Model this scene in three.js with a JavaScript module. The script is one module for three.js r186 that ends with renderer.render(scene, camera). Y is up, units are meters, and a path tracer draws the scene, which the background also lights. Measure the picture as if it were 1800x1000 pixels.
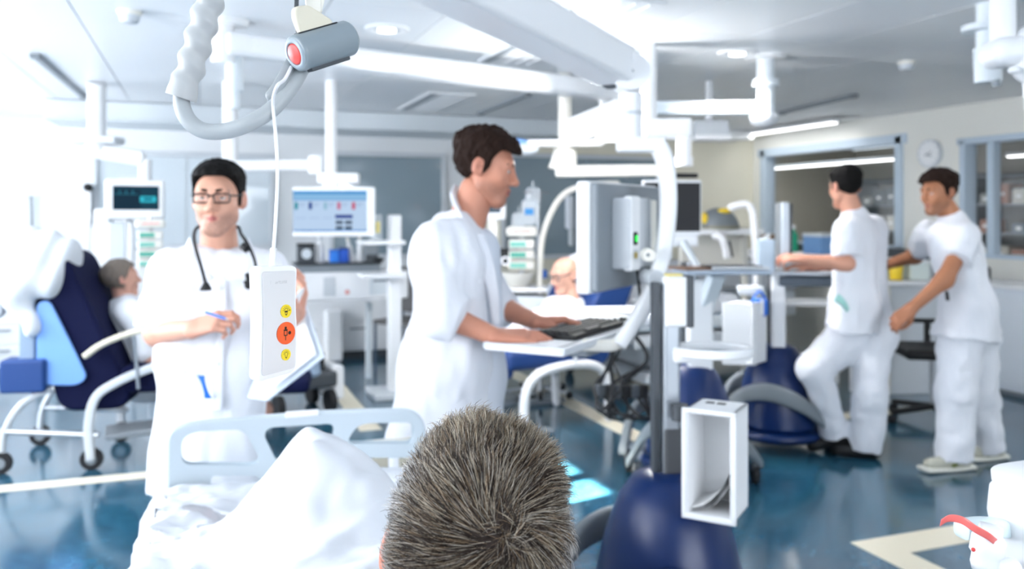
import * as THREE from 'three';
import { RoundedBoxGeometry } from 'three/addons/geometries/RoundedBoxGeometry.js';
import { mergeGeometries } from 'three/addons/utils/BufferGeometryUtils.js';
import { RectAreaLightUniformsLib } from 'three/addons/lights/RectAreaLightUniformsLib.js';

// ------------------------------------------------------------------ camera, exposure, large lights
RectAreaLightUniformsLib.init();
const scene = new THREE.Scene();
const EYE = 1.47, YAW = THREE.MathUtils.degToRad(20.1);
const camera = new THREE.PerspectiveCamera(THREE.MathUtils.radToDeg(2 * Math.atan(500 / 1500)), 1.8, 0.05, 60);
camera.position.set(0, EYE, 0);
camera.rotation.y = -YAW;
camera.setViewOffset(1800, 1000, 0, 125, 1800, 1000);   // shifted lens: verticals stay upright
camera.focus = 0.98; camera.userData.fStop = 4.6;
camera.updateMatrixWorld(true);
const renderer = new THREE.WebGLRenderer({ antialias: true });
renderer.toneMapping = THREE.LinearToneMapping;
renderer.toneMappingExposure = 0.98;
renderer.shadowMap.enabled = true;
scene.background = new THREE.Color().setRGB(4.2, 4.7, 5.2);   // bright hazy sky beyond the windows

const CEIL = 2.5, LEFT = -3.0, RIGHT = 6.8, BACK = -9.4, NEAR = 3.0;
// daylight entering at the three windows of the left wall and the one behind the bed
function areaLight(name, w, h, pos, look, L, color = 0xffffff) {
  const a = new THREE.RectAreaLight(color, L, w, h); a.name = name;
  a.position.set(...pos); a.lookAt(...look); scene.add(a); return a;
}
const WINZ = [[-6.4, -3.6], [-3.0, -0.4], [-9.3, -7.2]];   // the far one has its blind drawn
WINZ.forEach(([z0, z1], i) => areaLight('window_daylight', z1 - z0, 1.35, [LEFT + 0.04, 1.6, (z0 + z1) / 2], [0, 1.6, (z0 + z1) / 2], i < 2 ? 8.5 : 4.5, 0xf5f8ff));
areaLight('window_daylight', 4.0, 1.35, [2.2, 1.6, NEAR - 0.04], [2.2, 1.6, 0], 3.2, 0xf2f7ff);
const sun = new THREE.DirectionalLight(0xfff4e0, 330); sun.name = 'sun';
sun.position.set(-9.05, 4.95, -1.35); sun.target.position.set(2.1, 0, -4.1); sun.shadow.radius = 0.7;
sun.castShadow = true; Object.assign(sun.shadow.camera, { left: -9, right: 9, top: 9, bottom: -9, far: 30 });
sun.shadow.mapSize.set(2048, 2048);
scene.add(sun, sun.target);

// ------------------------------------------------------------------ measuring
const V = (x, y, z) => new THREE.Vector3(x, y, z);
const FW = V(Math.sin(YAW), 0, -Math.cos(YAW)), RT = V(Math.cos(YAW), 0, Math.sin(YAW)), UP = V(0, 1, 0);
const dirv = (r, u, f) => V(0, 0, 0).addScaledVector(RT, r).addScaledVector(UP, u).addScaledVector(FW, f).normalize();
// a point of the room measured on the photograph: picture position and distance along the view
function at(px, py, d) {
  return V(0, EYE - (py - 375) / 1500 * d, 0).addScaledVector(FW, d).addScaledVector(RT, (px - 900) / 1500 * d);
}
const onFloor = (px, py) => at(px, py, EYE * 1500 / (py - 375));
const onCeil = (px, py) => at(px, py, (CEIL - EYE) * 1500 / (375 - py));
const arr = (v) => [v.x, v.y, v.z];

// ------------------------------------------------------------------ random, noise
function rng(seed) { let s = seed >>> 0; return () => { s = (s + 0x6D2B79F5) | 0; let t = Math.imul(s ^ (s >>> 15), 1 | s); t = (t + Math.imul(t ^ (t >>> 7), 61 | t)) ^ t; return ((t ^ (t >>> 14)) >>> 0) / 4294967296; }; }
const hash3 = (x, y, z) => { let h = (x * 374761393 + y * 668265263 + z * 2147483647) | 0; h = Math.imul(h ^ (h >>> 13), 1274126177); return ((h ^ (h >>> 16)) >>> 0) / 4294967296; };
function noise3(x, y, z) {
  const ix = Math.floor(x), iy = Math.floor(y), iz = Math.floor(z), fx = x - ix, fy = y - iy, fz = z - iz;
  const u = fx * fx * (3 - 2 * fx), v = fy * fy * (3 - 2 * fy), w = fz * fz * (3 - 2 * fz), L = (a, b, t) => a + (b - a) * t;
  return L(L(L(hash3(ix, iy, iz), hash3(ix + 1, iy, iz), u), L(hash3(ix, iy + 1, iz), hash3(ix + 1, iy + 1, iz), u), v),
    L(L(hash3(ix, iy, iz + 1), hash3(ix + 1, iy, iz + 1), u), L(hash3(ix, iy + 1, iz + 1), hash3(ix + 1, iy + 1, iz + 1), u), v), w) * 2 - 1;
}
const fbm = (x, y, z) => noise3(x, y, z) * 0.55 + noise3(x * 2.1, y * 2.1, z * 2.1) * 0.3 + noise3(x * 4.3, y * 4.3, z * 4.3) * 0.15;

// ------------------------------------------------------------------ materials
function dataTex(n, fn, srgb) {
  const d = new Uint8Array(n * n * 4);
  for (let y = 0; y < n; y++) for (let x = 0; x < n; x++) { const c = fn(x / n, y / n), i = (y * n + x) * 4; d[i] = c[0] * 255; d[i + 1] = c[1] * 255; d[i + 2] = c[2] * 255; d[i + 3] = 255; }
  const t = new THREE.DataTexture(d, n, n); t.wrapS = t.wrapT = THREE.RepeatWrapping; t.magFilter = THREE.LinearFilter; t.minFilter = THREE.LinearMipmapLinearFilter; t.generateMipmaps = true;
  if (srgb) t.colorSpace = THREE.SRGBColorSpace; t.needsUpdate = true; return t;
}
const wrapN = (u, v, f, s) => {   // noise that repeats
  const a = u * Math.PI * 2, b = v * Math.PI * 2, R = f / 6.283;
  return noise3(Math.cos(a) * R + s, Math.sin(a) * R + Math.cos(b) * R, Math.sin(b) * R + s * 1.7);
};
const floorTex = dataTex(512, (u, v) => {
  const n = wrapN(u, v, 9, 3) * 0.05 + wrapN(u, v, 60, 7) * 0.05 + (hash3(Math.floor(u * 512), Math.floor(v * 512), 5) - 0.5) * 0.05;
  return [0.16 + n * 0.6, 0.34 + n, 0.43 + n * 1.1];
}, true);
const floorRough = dataTex(256, (u, v) => { const k = 0.5 + wrapN(u, v, 14, 9) * 0.18 + wrapN(u, v, 40, 2) * 0.1; return [k, k, k]; });
const weave = dataTex(128, (u, v) => { const k = 0.5 + 0.25 * Math.sin(u * 402) * Math.sin(v * 402) + (hash3(Math.floor(u * 128), Math.floor(v * 128), 9) - 0.5) * 0.25; return [k, k, k]; });
const plaster = dataTex(256, (u, v) => { const k = 0.5 + wrapN(u, v, 40, 5) * 0.3 + (hash3(Math.floor(u * 256), Math.floor(v * 256), 4) - 0.5) * 0.3; return [k, k, k]; });
const std = (color, roughness = 0.5, extra = {}) => new THREE.MeshStandardMaterial({ color, roughness, ...extra });
const phy = (color, roughness, extra) => new THREE.MeshPhysicalMaterial({ color, roughness, ...extra });
const rep = (t, x, y) => { const c = t.clone(); c.repeat.set(x, y); c.needsUpdate = true; return c; };
const M = {
  floor: phy(0xffffff, 0.3, { map: floorTex, roughnessMap: rep(floorRough, 0.7, 0.7), clearcoat: 0.55, clearcoatRoughness: 0.12 }),
  marking: std(0xe9e0c9, 0.35),
  ceiling: std(0xeff1f3, 0.35), ceilingGap: std(0xc9ced3, 0.8),
  wall: std(0xeceeef, 0.75, { bumpMap: plaster, bumpScale: 0.0008 }),
  beige: std(0xe6e1cf, 0.75, { bumpMap: plaster, bumpScale: 0.0008 }),
  paleGrey: std(0xdde4e8, 0.6),
  white: std(0xf4f5f6, 0.32), whiteSoft: std(0xf2f3f4, 0.55), offWhite: std(0xebe8de, 0.45), cream: std(0xe4ddc8, 0.5),
  lightGrey: std(0xcfd4d8, 0.45), grey: std(0x868e94, 0.42), midGrey: std(0x7c8388, 0.45), darkGrey: std(0x464b50, 0.5),
  bedGrey: std(0xc3cfd6, 0.38), black: std(0x0b0c0e, 0.6), blackGloss: std(0x0b0d12, 0.12), rubber: std(0x1b1c1f, 0.75),
  navy: std(0x06265a, 0.32), navyCloth: phy(0x060d33, 0.75, { specularIntensity: 0.35, bumpMap: rep(weave, 6, 6), bumpScale: 0.0004 }), blue: std(0x1e6fd8, 0.4), skyBlue: std(0x79a9ee, 0.4),
  frameBlue: std(0xc3d2df, 0.45), steel: std(0xc7cbcf, 0.28, { metalness: 0.85 }), alu: std(0xb4bac0, 0.35, { metalness: 0.6 }),
  cloth: std(0xe9ebf0, 0.85, { bumpMap: rep(weave, 9, 9), bumpScale: 0.0003 }),
  sheet: std(0xe3e6eb, 0.9, { bumpMap: rep(weave, 14, 14), bumpScale: 0.0003 }),
  gown: std(0xe6e9ee, 0.85), towel: std(0xdfe3e7, 0.95), greyBlueCloth: std(0x8fa2b6, 0.85),
  teal: std(0x57b09a, 0.4), green: std(0x1fae86, 0.4), yellow: std(0xf2cf2f, 0.4), paleYellow: std(0xe9d98a, 0.5), brown: std(0x7b5a44, 0.6), red: std(0xe04a44, 0.45), pink: std(0xe9a09a, 0.5),
  paper: std(0xf3f3f2, 0.8), hose: std(0xb0b6b8, 0.4), glassGrey: phy(0x8697a0, 0.08, { clearcoat: 0.5 }),
  glass: phy(0xffffff, 0.02, { transmission: 1, thickness: 0, ior: 1.5 }),
  clearPlastic: phy(0xf2f7fa, 0.15, { transmission: 0.6, thickness: 0 }),
  lampGlow: std(0xffffff, 0.5, { emissive: 0xffffff, emissiveIntensity: 3.5 }),
  windowGlow: std(0xffffff, 0.9, { emissive: 0xeef5ff, emissiveIntensity: 5 }),
};

// ------------------------------------------------------------------ scene graph helpers
const used = new Map();
function numbered(n) { const k = used.get(n) || 0; used.set(n, k + 1); return k ? n + '_' + String(k).padStart(3, '0') : n; }
function sh(o) { o.castShadow = o.receiveShadow = true; return o; }
function thing(name, label, category, pos = [0, 0, 0], ry = 0, group) {
  const o = new THREE.Group(); o.name = numbered(name); o.userData = { label, category }; if (group) o.userData.group = group;
  if (pos.isVector3) o.position.copy(pos); else o.position.set(...pos);
  o.rotation.y = ry; scene.add(o); o.updateMatrixWorld(true); return o;
}
const flatG = (g) => Array.isArray(g) ? (g.length > 1 ? mergeGeometries(g.map((q) => { const c = q.index ? q.toNonIndexed() : q.clone(); for (const k of Object.keys(c.attributes)) if (!['position', 'normal', 'uv'].includes(k)) c.deleteAttribute(k); if (!c.attributes.uv) c.setAttribute('uv', new THREE.BufferAttribute(new Float32Array(c.attributes.position.count * 2), 2)); return c; })) : g[0]) : g;
function part(name, g, mat, parent) { const m = sh(new THREE.Mesh(flatG(g), mat)); m.name = name; parent.add(m); return m; }
// the same for shapes worked out in room coordinates
function wpart(name, g, mat, parent) {
  const q = flatG(g); parent.updateWorldMatrix(true, false);
  const c = q.clone(); c.applyMatrix4(parent.matrixWorld.clone().invert()); return part(name, c, mat, parent);
}
function struct(name, g, mat) { const m = sh(new THREE.Mesh(flatG(g), mat)); m.name = name; m.userData.kind = 'structure'; scene.add(m); return m; }
function copyOf(o, pos, ry, label) { const c = o.clone(); c.name = numbered(o.name.replace(/_\d+$/, '')); c.userData = { ...o.userData, label }; c.position.set(...arr(pos.isVector3 ? pos : V(...pos))); c.rotation.y = ry; scene.add(c); c.updateMatrixWorld(true); return c; }

// ------------------------------------------------------------------ shapes
function bx(w, h, d, x = 0, y = 0, z = 0, r = 0.006, seg = 2) {
  const rr = Math.min(r, w / 2.01, h / 2.01, d / 2.01);
  const g = rr > 0.0005 ? new RoundedBoxGeometry(w, h, d, seg, rr) : new THREE.BoxGeometry(w, h, d);
  return g.translate(x, y, z);
}
function plain(w, h, d, x = 0, y = 0, z = 0) { return new THREE.BoxGeometry(w, h, d).translate(x, y, z); }
function cyl(r0, r1, h, x = 0, y = 0, z = 0, seg = 28) { return new THREE.CylinderGeometry(r1, r0, h, seg).translate(x, y, z); }   // r0 below, r1 above
function cylX(r, len, x = 0, y = 0, z = 0, seg = 24) { return new THREE.CylinderGeometry(r, r, len, seg).rotateZ(Math.PI / 2).translate(x, y, z); }
function cylZ(r, len, x = 0, y = 0, z = 0, seg = 24) { return new THREE.CylinderGeometry(r, r, len, seg).rotateX(Math.PI / 2).translate(x, y, z); }
function sph(r, x = 0, y = 0, z = 0, sx = 1, sy = 1, sz = 1) { return new THREE.SphereGeometry(r, 24, 16).scale(sx, sy, sz).translate(x, y, z); }
const v3 = (p) => p.isVector3 ? p : V(...p);
function tube(pts, r, seg = 40, rad = 12, tension = 0.5) {
  const c = new THREE.CatmullRomCurve3(pts.map(v3), false, 'centripetal', tension), g = [new THREE.TubeGeometry(c, seg, r, rad)];
  g.push(sph(r * 0.999, ...arr(c.getPoint(0))), sph(r * 0.999, ...arr(c.getPoint(1)))); return flatG(g);
}
function rod(a, b, r, seg = 16) {
  a = v3(a); b = v3(b); const L = a.distanceTo(b), g = new THREE.CylinderGeometry(r, r, L, seg);
  g.applyQuaternion(new THREE.Quaternion().setFromUnitVectors(UP, b.clone().sub(a).normalize())); return g.translate(...arr(a.clone().add(b).multiplyScalar(0.5)));
}
function beam(a, b, w, h, r = 0.01) {   // a box from a to b, w across and h high
  a = v3(a); b = v3(b); const L = a.distanceTo(b), g = bx(w, h, L, 0, 0, 0, r, 3), m = new THREE.Matrix4().lookAt(b, a, UP); g.applyMatrix4(m);
  return g.translate(...arr(a.clone().add(b).multiplyScalar(0.5)));
}
function lathe(pts, seg = 36) { return new THREE.LatheGeometry(pts.map((p) => new THREE.Vector2(...p)), seg); }
function extrude(shape, depth, bevel = 0.004, seg = 24) {
  return new THREE.ExtrudeGeometry(shape, { depth: depth - 2 * bevel, bevelEnabled: bevel > 0, bevelThickness: bevel, bevelSize: bevel, bevelSegments: 3, curveSegments: seg, steps: 1 }).translate(0, 0, bevel);
}
function roundPoly(P, r, path = new THREE.Shape()) {   // polygon with rounded corners
  const n = P.length;
  for (let i = 0; i < n; i++) {
    const p = new THREE.Vector2(...P[i]), a = new THREE.Vector2(...P[(i + n - 1) % n]), b = new THREE.Vector2(...P[(i + 1) % n]), rr = P[i][2] ?? r;
    const s = p.clone().add(a.clone().sub(p).setLength(Math.min(rr, a.distanceTo(p) / 2))), e = p.clone().add(b.clone().sub(p).setLength(Math.min(rr, b.distanceTo(p) / 2)));
    if (i) path.lineTo(s.x, s.y); else path.moveTo(s.x, s.y);
    path.quadraticCurveTo(p.x, p.y, e.x, e.y);
  }
  path.closePath(); return path;
}
// a ribbon-like sweep with an elliptic cross-section (w across the given side direction, t in the other)
function sweep(pts, side, w, t, seg = 48, rad = 16) {
  const c = new THREE.CatmullRomCurve3(pts.map(v3)), pos = [], idx = [], sd = side.clone().normalize();
  for (let i = 0; i <= seg; i++) {
    const u = i / seg, p = c.getPoint(u), T = c.getTangent(u), n = new THREE.Vector3().crossVectors(T, sd).normalize(), W = typeof w === 'function' ? w(u) : w, K = typeof t === 'function' ? t(u) : t;
    for (let j = 0; j < rad; j++) {
      const a = j / rad * Math.PI * 2, ca = Math.cos(a), sa = Math.sin(a), e = 0.55, q = p.clone().addScaledVector(sd, Math.sign(ca) * Math.abs(ca) ** e * W / 2).addScaledVector(n, Math.sign(sa) * Math.abs(sa) ** e * K / 2);
      pos.push(q.x, q.y, q.z);
      if (i < seg) { const A = i * rad + j, B = i * rad + (j + 1) % rad; idx.push(A, B, A + rad, B, B + rad, A + rad); }
    }
  }
  for (const i of [0, seg]) { const b = pos.length / 3, p = c.getPoint(i / seg); pos.push(p.x, p.y, p.z); for (let j = 0; j < rad; j++) { const A = i * rad + j, B = i * rad + (j + 1) % rad; if (i) idx.push(A, B, b); else idx.push(B, A, b); } }
  const g = new THREE.BufferGeometry(); g.setAttribute('position', new THREE.Float32BufferAttribute(pos, 3)); g.setIndex(idx); g.computeVertexNormals(); return g;
}

// ------------------------------------------------------------------ soft bodies: distance fields meshed by surface nets
function nets(f, lo, hi, cell) {
  const nx = Math.ceil((hi.x - lo.x) / cell) + 1, ny = Math.ceil((hi.y - lo.y) / cell) + 1, nz = Math.ceil((hi.z - lo.z) / cell) + 1;
  const val = new Float32Array(nx * ny * nz), vi = new Int32Array(nx * ny * nz).fill(-1), pos = [], idx = [];
  for (let k = 0, i = 0; k < nz; k++) for (let j = 0; j < ny; j++) for (let h = 0; h < nx; h++, i++) val[i] = f(lo.x + h * cell, lo.y + j * cell, lo.z + k * cell);
  const sx = 1, sy = nx, sz = nx * ny, off = [0, sx, sy, sx + sy, sz, sz + sx, sz + sy, sz + sx + sy];
  const E = [[0, 1], [2, 3], [4, 5], [6, 7], [0, 2], [1, 3], [4, 6], [5, 7], [0, 4], [1, 5], [2, 6], [3, 7]];
  for (let k = 0; k < nz - 1; k++) for (let j = 0; j < ny - 1; j++) for (let h = 0; h < nx - 1; h++) {
    const b = h + j * sy + k * sz; let m = 0; for (let q = 0; q < 8; q++) if (val[b + off[q]] < 0) m |= 1 << q;
    if (m === 0 || m === 255) continue;
    let x = 0, y = 0, z = 0, n = 0;
    for (const [p, q] of E) { const a = val[b + off[p]], c = val[b + off[q]]; if ((a < 0) === (c < 0)) continue; const t = a / (a - c); x += (p & 1) + t * ((q & 1) - (p & 1)); y += (p >> 1 & 1) + t * ((q >> 1 & 1) - (p >> 1 & 1)); z += (p >> 2) + t * ((q >> 2) - (p >> 2)); n++; }
    vi[b] = pos.length / 3; pos.push(lo.x + (h + x / n) * cell, lo.y + (j + y / n) * cell, lo.z + (k + z / n) * cell);
  }
  const quad = (a, b, c, d, flip) => { if (a < 0 || b < 0 || c < 0 || d < 0) return; if (flip) idx.push(a, c, b, a, d, c); else idx.push(a, b, c, a, c, d); };
  for (let k = 1; k < nz - 1; k++) for (let j = 1; j < ny - 1; j++) for (let h = 1; h < nx - 1; h++) {
    const b = h + j * sy + k * sz, s = val[b] < 0;
    if (s !== (val[b + sx] < 0)) quad(vi[b - sy - sz], vi[b - sz], vi[b], vi[b - sy], !s);
    if (s !== (val[b + sy] < 0)) quad(vi[b - sx - sz], vi[b - sx], vi[b], vi[b - sz], !s);
    if (s !== (val[b + sz] < 0)) quad(vi[b - sx - sy], vi[b - sy], vi[b], vi[b - sx], !s);
  }
  const g = new THREE.BufferGeometry(); g.setAttribute('position', new THREE.Float32BufferAttribute(pos, 3)); g.setIndex(idx); g.computeVertexNormals(); return g;
}
const smin = (a, b, k) => { const h = Math.max(k - Math.abs(a - b), 0) / k; return Math.min(a, b) - h * h * k * 0.25; };
// bone: tapered capsule; o.flat cuts it square at b, o.q flattens it along the level direction o.n
const bone = (a, b, ra, rb = ra, o = {}) => ({ a: v3(a), b: v3(b), ra, rb, ...o });
const ball = (c, r) => ({ c: v3(c), r: Array.isArray(r) ? r : [r, r, r] });
function distTo(p, x, y, z) {
  if (p.c) { const X = x - p.c.x, Y = y - p.c.y, Z = z - p.c.z, [a, b, c] = p.r, k0 = Math.hypot(X / a, Y / b, Z / c), k1 = Math.hypot(X / a / a, Y / b / b, Z / c / c); return k1 > 1e-9 ? k0 * (k0 - 1) / k1 : -a; }
  let X = x - p.a.x, Y = y - p.a.y, Z = z - p.a.z;
  const bx_ = p.b.x - p.a.x, by = p.b.y - p.a.y, bz = p.b.z - p.a.z, L2 = bx_ * bx_ + by * by + bz * bz || 1e-9;
  const t0 = (X * bx_ + Y * by + Z * bz) / L2, t = t0 < 0 ? 0 : t0 > 1 ? 1 : t0;
  X -= bx_ * t; Y -= by * t; Z -= bz * t;
  if (p.q) { const k = (X * p.n.x + Z * p.n.z) * (p.q - 1); X += p.n.x * k; Z += p.n.z * k; }
  let d = Math.sqrt(X * X + Y * Y + Z * Z) - (p.ra + (p.rb - p.ra) * t);
  if (p.flat && t0 > 1) d = Math.max(d, 0); if (p.flat) { const ax = (t0 - 1) * Math.sqrt(L2); if (ax > -0.03) { const rad = t0 > 1 ? Math.hypot(x - p.b.x - (t0 - 1) * bx_, y - p.b.y - (t0 - 1) * by, z - p.b.z - (t0 - 1) * bz) - p.rb : d; d = Math.max(rad, ax); } }
  return d;
}
const field = (prims, k) => (x, y, z) => { let d = 1e3; for (const p of prims) d = smin(d, distTo(p, x, y, z), p.k ?? k); return d; };
function bounds(prims, pad) {
  const lo = V(1e3, 1e3, 1e3), hi = V(-1e3, -1e3, -1e3);
  for (const p of prims) for (const [c, r] of p.c ? [[p.c, Math.max(...p.r)]] : [[p.a, p.ra], [p.b, p.rb]]) { lo.min(c.clone().addScalar(-r - pad)); hi.max(c.clone().addScalar(r + pad)); }
  return [lo, hi];
}
function soft(prims, k, cell, warp) {
  const f = field(prims, k), [lo, hi] = bounds(prims, 0.03 + k * 0.3);
  return nets(warp ? (x, y, z) => warp(f(x, y, z), x, y, z) : f, lo, hi, cell);
}
const boxUV = (g, s = 1) => { const p = g.attributes.position, n = g.attributes.normal, uv = new Float32Array(p.count * 2); for (let i = 0; i < p.count; i++) { const ax = Math.abs(n.getX(i)), az = Math.abs(n.getZ(i)); uv[i * 2] = (ax > az ? p.getZ(i) : p.getX(i)) * s; uv[i * 2 + 1] = p.getY(i) * s; } g.setAttribute('uv', new THREE.BufferAttribute(uv, 2)); return g; };
function paint(g, fn) { const p = g.attributes.position, c = new Float32Array(p.count * 3), col = new THREE.Color(); for (let i = 0; i < p.count; i++) { fn(p.getX(i), p.getY(i), p.getZ(i), col); c.set([col.r, col.g, col.b], i * 3); } g.setAttribute('color', new THREE.BufferAttribute(c, 3)); return g; }

// ================================================================== THE ROOM
const W = RIGHT - LEFT, MIDX = (LEFT + RIGHT) / 2;
{
  const g = plain(W + 3.8, 0.1, NEAR - BACK + 2.2, MIDX + 1.7, -0.05, (NEAR + BACK) / 2 - 0.9);
  const p = g.attributes.position, uv = g.attributes.uv; for (let i = 0; i < p.count; i++) uv.setXY(i, p.getX(i) * 0.55, p.getZ(i) * 0.55);
  const floor = struct('floor', g, M.floor);
  // cream marking strips let into the blue vinyl
  const strip = (x0, z0, x1, z1) => part('marking_strip', plain(Math.abs(x1 - x0), 0.003, Math.abs(z1 - z0), (x0 + x1) / 2, 0.0012, (z0 + z1) / 2), M.marking, floor);
  const A = onFloor(1120, 768);            // corner of the bay beside the centre cart
  strip(A.x - 0.075, A.z - 3.4, A.x + 0.075, A.z + 0.075);
  strip(A.x + 0.075, A.z - 0.075, A.x + 2.6, A.z + 0.075);
  const B = onFloor(600, 690);
  strip(B.x - 0.075, B.z - 1.6, B.x + 0.075, B.z + 1.3);
  const C = onFloor(225, 838);
  strip(C.x - 1.9, C.z - 0.06, C.x + 0.9, C.z + 0.06);
  const D = onFloor(1620, 950);
  strip(D.x - 0.32, D.z - 0.09, D.x + 2.4, D.z + 0.09);
  strip(D.x - 0.32, D.z + 0.09, D.x - 0.16, D.z + 1.2);
}
{ // ceiling of long white panels
  const c = struct('ceiling', plain(W + 3.8, 0.1, NEAR - BACK + 2.2, MIDX + 1.7, CEIL + 0.07, (NEAR + BACK) / 2 - 0.9), M.ceilingGap);
  const pw = 0.6, pl = 2.4, tone = [M.ceiling, std(0xebeef1, 0.33), std(0xf2f4f5, 0.38)], G = bx(pw - 0.006, 0.018, pl - 0.006, 0, 0, 0, 0.002, 1), r = rng(4);
  for (let i = 0; i < Math.ceil(W / pw); i++) for (let j = 0; j < 6; j++) {
    const x = LEFT + (i + 0.5) * pw, z = NEAR - (j + 0.5) * pl; if (z < -10.4) continue;
    const m = part('ceiling_panel', G, tone[Math.floor(r() * 3)], c); m.position.set(Math.min(x, RIGHT - pw / 2), CEIL + 0.009, z);
  }
}
{ // back wall with a shallow recess at its left end
  const jx = -1.33, rz = -10.3;
  const bx0 = 3.0;
  struct('wall_back', plain(RIGHT - bx0 + 0.1, CEIL + 0.1, 0.12, (RIGHT + bx0) / 2 + 0.05, CEIL / 2, BACK - 0.06), M.beige);
  struct('wall_back_left', [plain(bx0 - jx, CEIL + 0.1, 0.12, (bx0 + jx) / 2, CEIL / 2, BACK - 0.06), plain(0.12, CEIL + 0.1, BACK - rz, jx + 0.06, CEIL / 2, (BACK + rz) / 2 - 0.1)], M.wall);
  struct('wall_recess', plain(jx - LEFT + 0.3, CEIL + 0.1, 0.12, (jx + LEFT) / 2, CEIL / 2, rz - 0.06), M.paleGrey);
  struct('trim_1', [bx(5.5, 0.16, 0.8, 1.45, CEIL - 0.085, -9.0, 0.01), bx(5.5, 0.02, 0.84, 1.45, CEIL - 0.175, -9.0, 0.004)], M.paleGrey);
  struct('trim_2', [bx(3.1, 0.11, 0.5, 4.9, CEIL - 0.06, -9.15, 0.01)], M.wall);
  struct('baseboard_back', bx(RIGHT - jx, 0.1, 0.015, (RIGHT + jx) / 2, 0.05, BACK + 0.008, 0.003), M.frameBlue);
  // grey glazed panels set in the back wall
  const pane = (n, x0, x1, y0, y1, cuts, mat = M.glassGrey) => {
    const w = struct('window_' + n, [bx(x1 - x0 + 0.1, 0.05, 0.05, (x0 + x1) / 2, y1 + 0.025, BACK + 0.02), bx(x1 - x0 + 0.1, 0.05, 0.05, (x0 + x1) / 2, y0 - 0.025, BACK + 0.02),
      bx(0.05, y1 - y0, 0.05, x0 - 0.025, (y0 + y1) / 2, BACK + 0.02), bx(0.05, y1 - y0, 0.05, x1 + 0.025, (y0 + y1) / 2, BACK + 0.02)], M.lightGrey);
    const cw = (x1 - x0) / cuts;
    for (let i = 0; i < cuts; i++) part('pane', bx(cw - 0.008, y1 - y0, 0.014, x0 + (i + 0.5) * cw, (y0 + y1) / 2, BACK + 0.012, 0.003), mat, w);
  };
  pane(1, 1.37, 2.58, 1.02, 2.1, 1); pane(2, 3.35, 5.35, 0.98, 2.13, 2);
  pane(3, -0.95, 0.7, 1.15, 2.05, 2, phy(0xd3dce1, 0.12, { clearcoat: 0.5 }));
}
{ // right wall with two inner windows looking into the next room
  const o1 = [-9.22, -6.86, 1.07, 2.27], o2 = [-6.15, -3.6, 1.06, 2.16], X = RIGHT + 0.06, seg = (z0, z1, y0, y1) => plain(0.12, y1 - y0, z1 - z0, X, (y0 + y1) / 2, (z0 + z1) / 2);
  struct('wall_right', [seg(BACK, o1[0], 0, CEIL), seg(o1[0], o1[1], 0, o1[2]), seg(o1[0], o1[1], o1[3], CEIL), seg(o1[1], o2[0], 0, CEIL), seg(o2[0], o2[1], 0, o2[2]), seg(o2[0], o2[1], o2[3], CEIL), seg(o2[1], NEAR, 0, CEIL)], std(0xecebe4, 0.75, { bumpMap: plaster, bumpScale: 0.0008 }));
  const win = (n, [z0, z1, y0, y1], fw, mulls) => {
    const zc = (z0 + z1) / 2, L = z1 - z0;
    const w = struct('window_' + n, [bx(0.16, fw, L + fw, X - 0.01, y1 - fw / 2 + 0.02, zc, 0.006), bx(0.16, fw * 0.6, L, X - 0.01, y0 + fw * 0.3, zc, 0.006), bx(0.16, y1 - y0, fw, X - 0.01, (y0 + y1) / 2, z0 + fw / 2, 0.006), bx(0.16, y1 - y0, fw, X - 0.01, (y0 + y1) / 2, z1 - fw / 2, 0.006),
      ...mulls.map((z) => bx(0.1, y1 - y0, 0.07, X, (y0 + y1) / 2, z, 0.006))], M.frameBlue);
    const e = [z0 + fw, ...mulls, z1 - fw]; for (let i = 0; i + 1 < e.length; i++) part('pane', plain(0.006, y1 - y0 - fw, e[i + 1] - e[i], X + 0.01, (y0 + y1) / 2, (e[i] + e[i + 1]) / 2), M.glass, w);
  };
  win(4, o1, 0.1, []); win(5, o2, 0.06, [-5.85]);
  struct('baseboard_right', bx(0.015, 0.1, NEAR - BACK, RIGHT - 0.008, 0.05, (NEAR + BACK) / 2, 0.003), M.frameBlue);
  // the room behind the glass
  struct('wall_next_room', [plain(0.1, CEIL, 9, 10.1, CEIL / 2, -7), plain(3.3, CEIL, 0.1, 8.5, CEIL / 2, -11.2), plain(3.3, CEIL, 0.1, 8.5, CEIL / 2, -2.6)], std(0x9b958a, 0.8));
  struct('floor_next_room', plain(3.4, 0.02, 8.7, 8.5, 0.005, -6.95), std(0x8a8d8c, 0.5));
}
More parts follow.
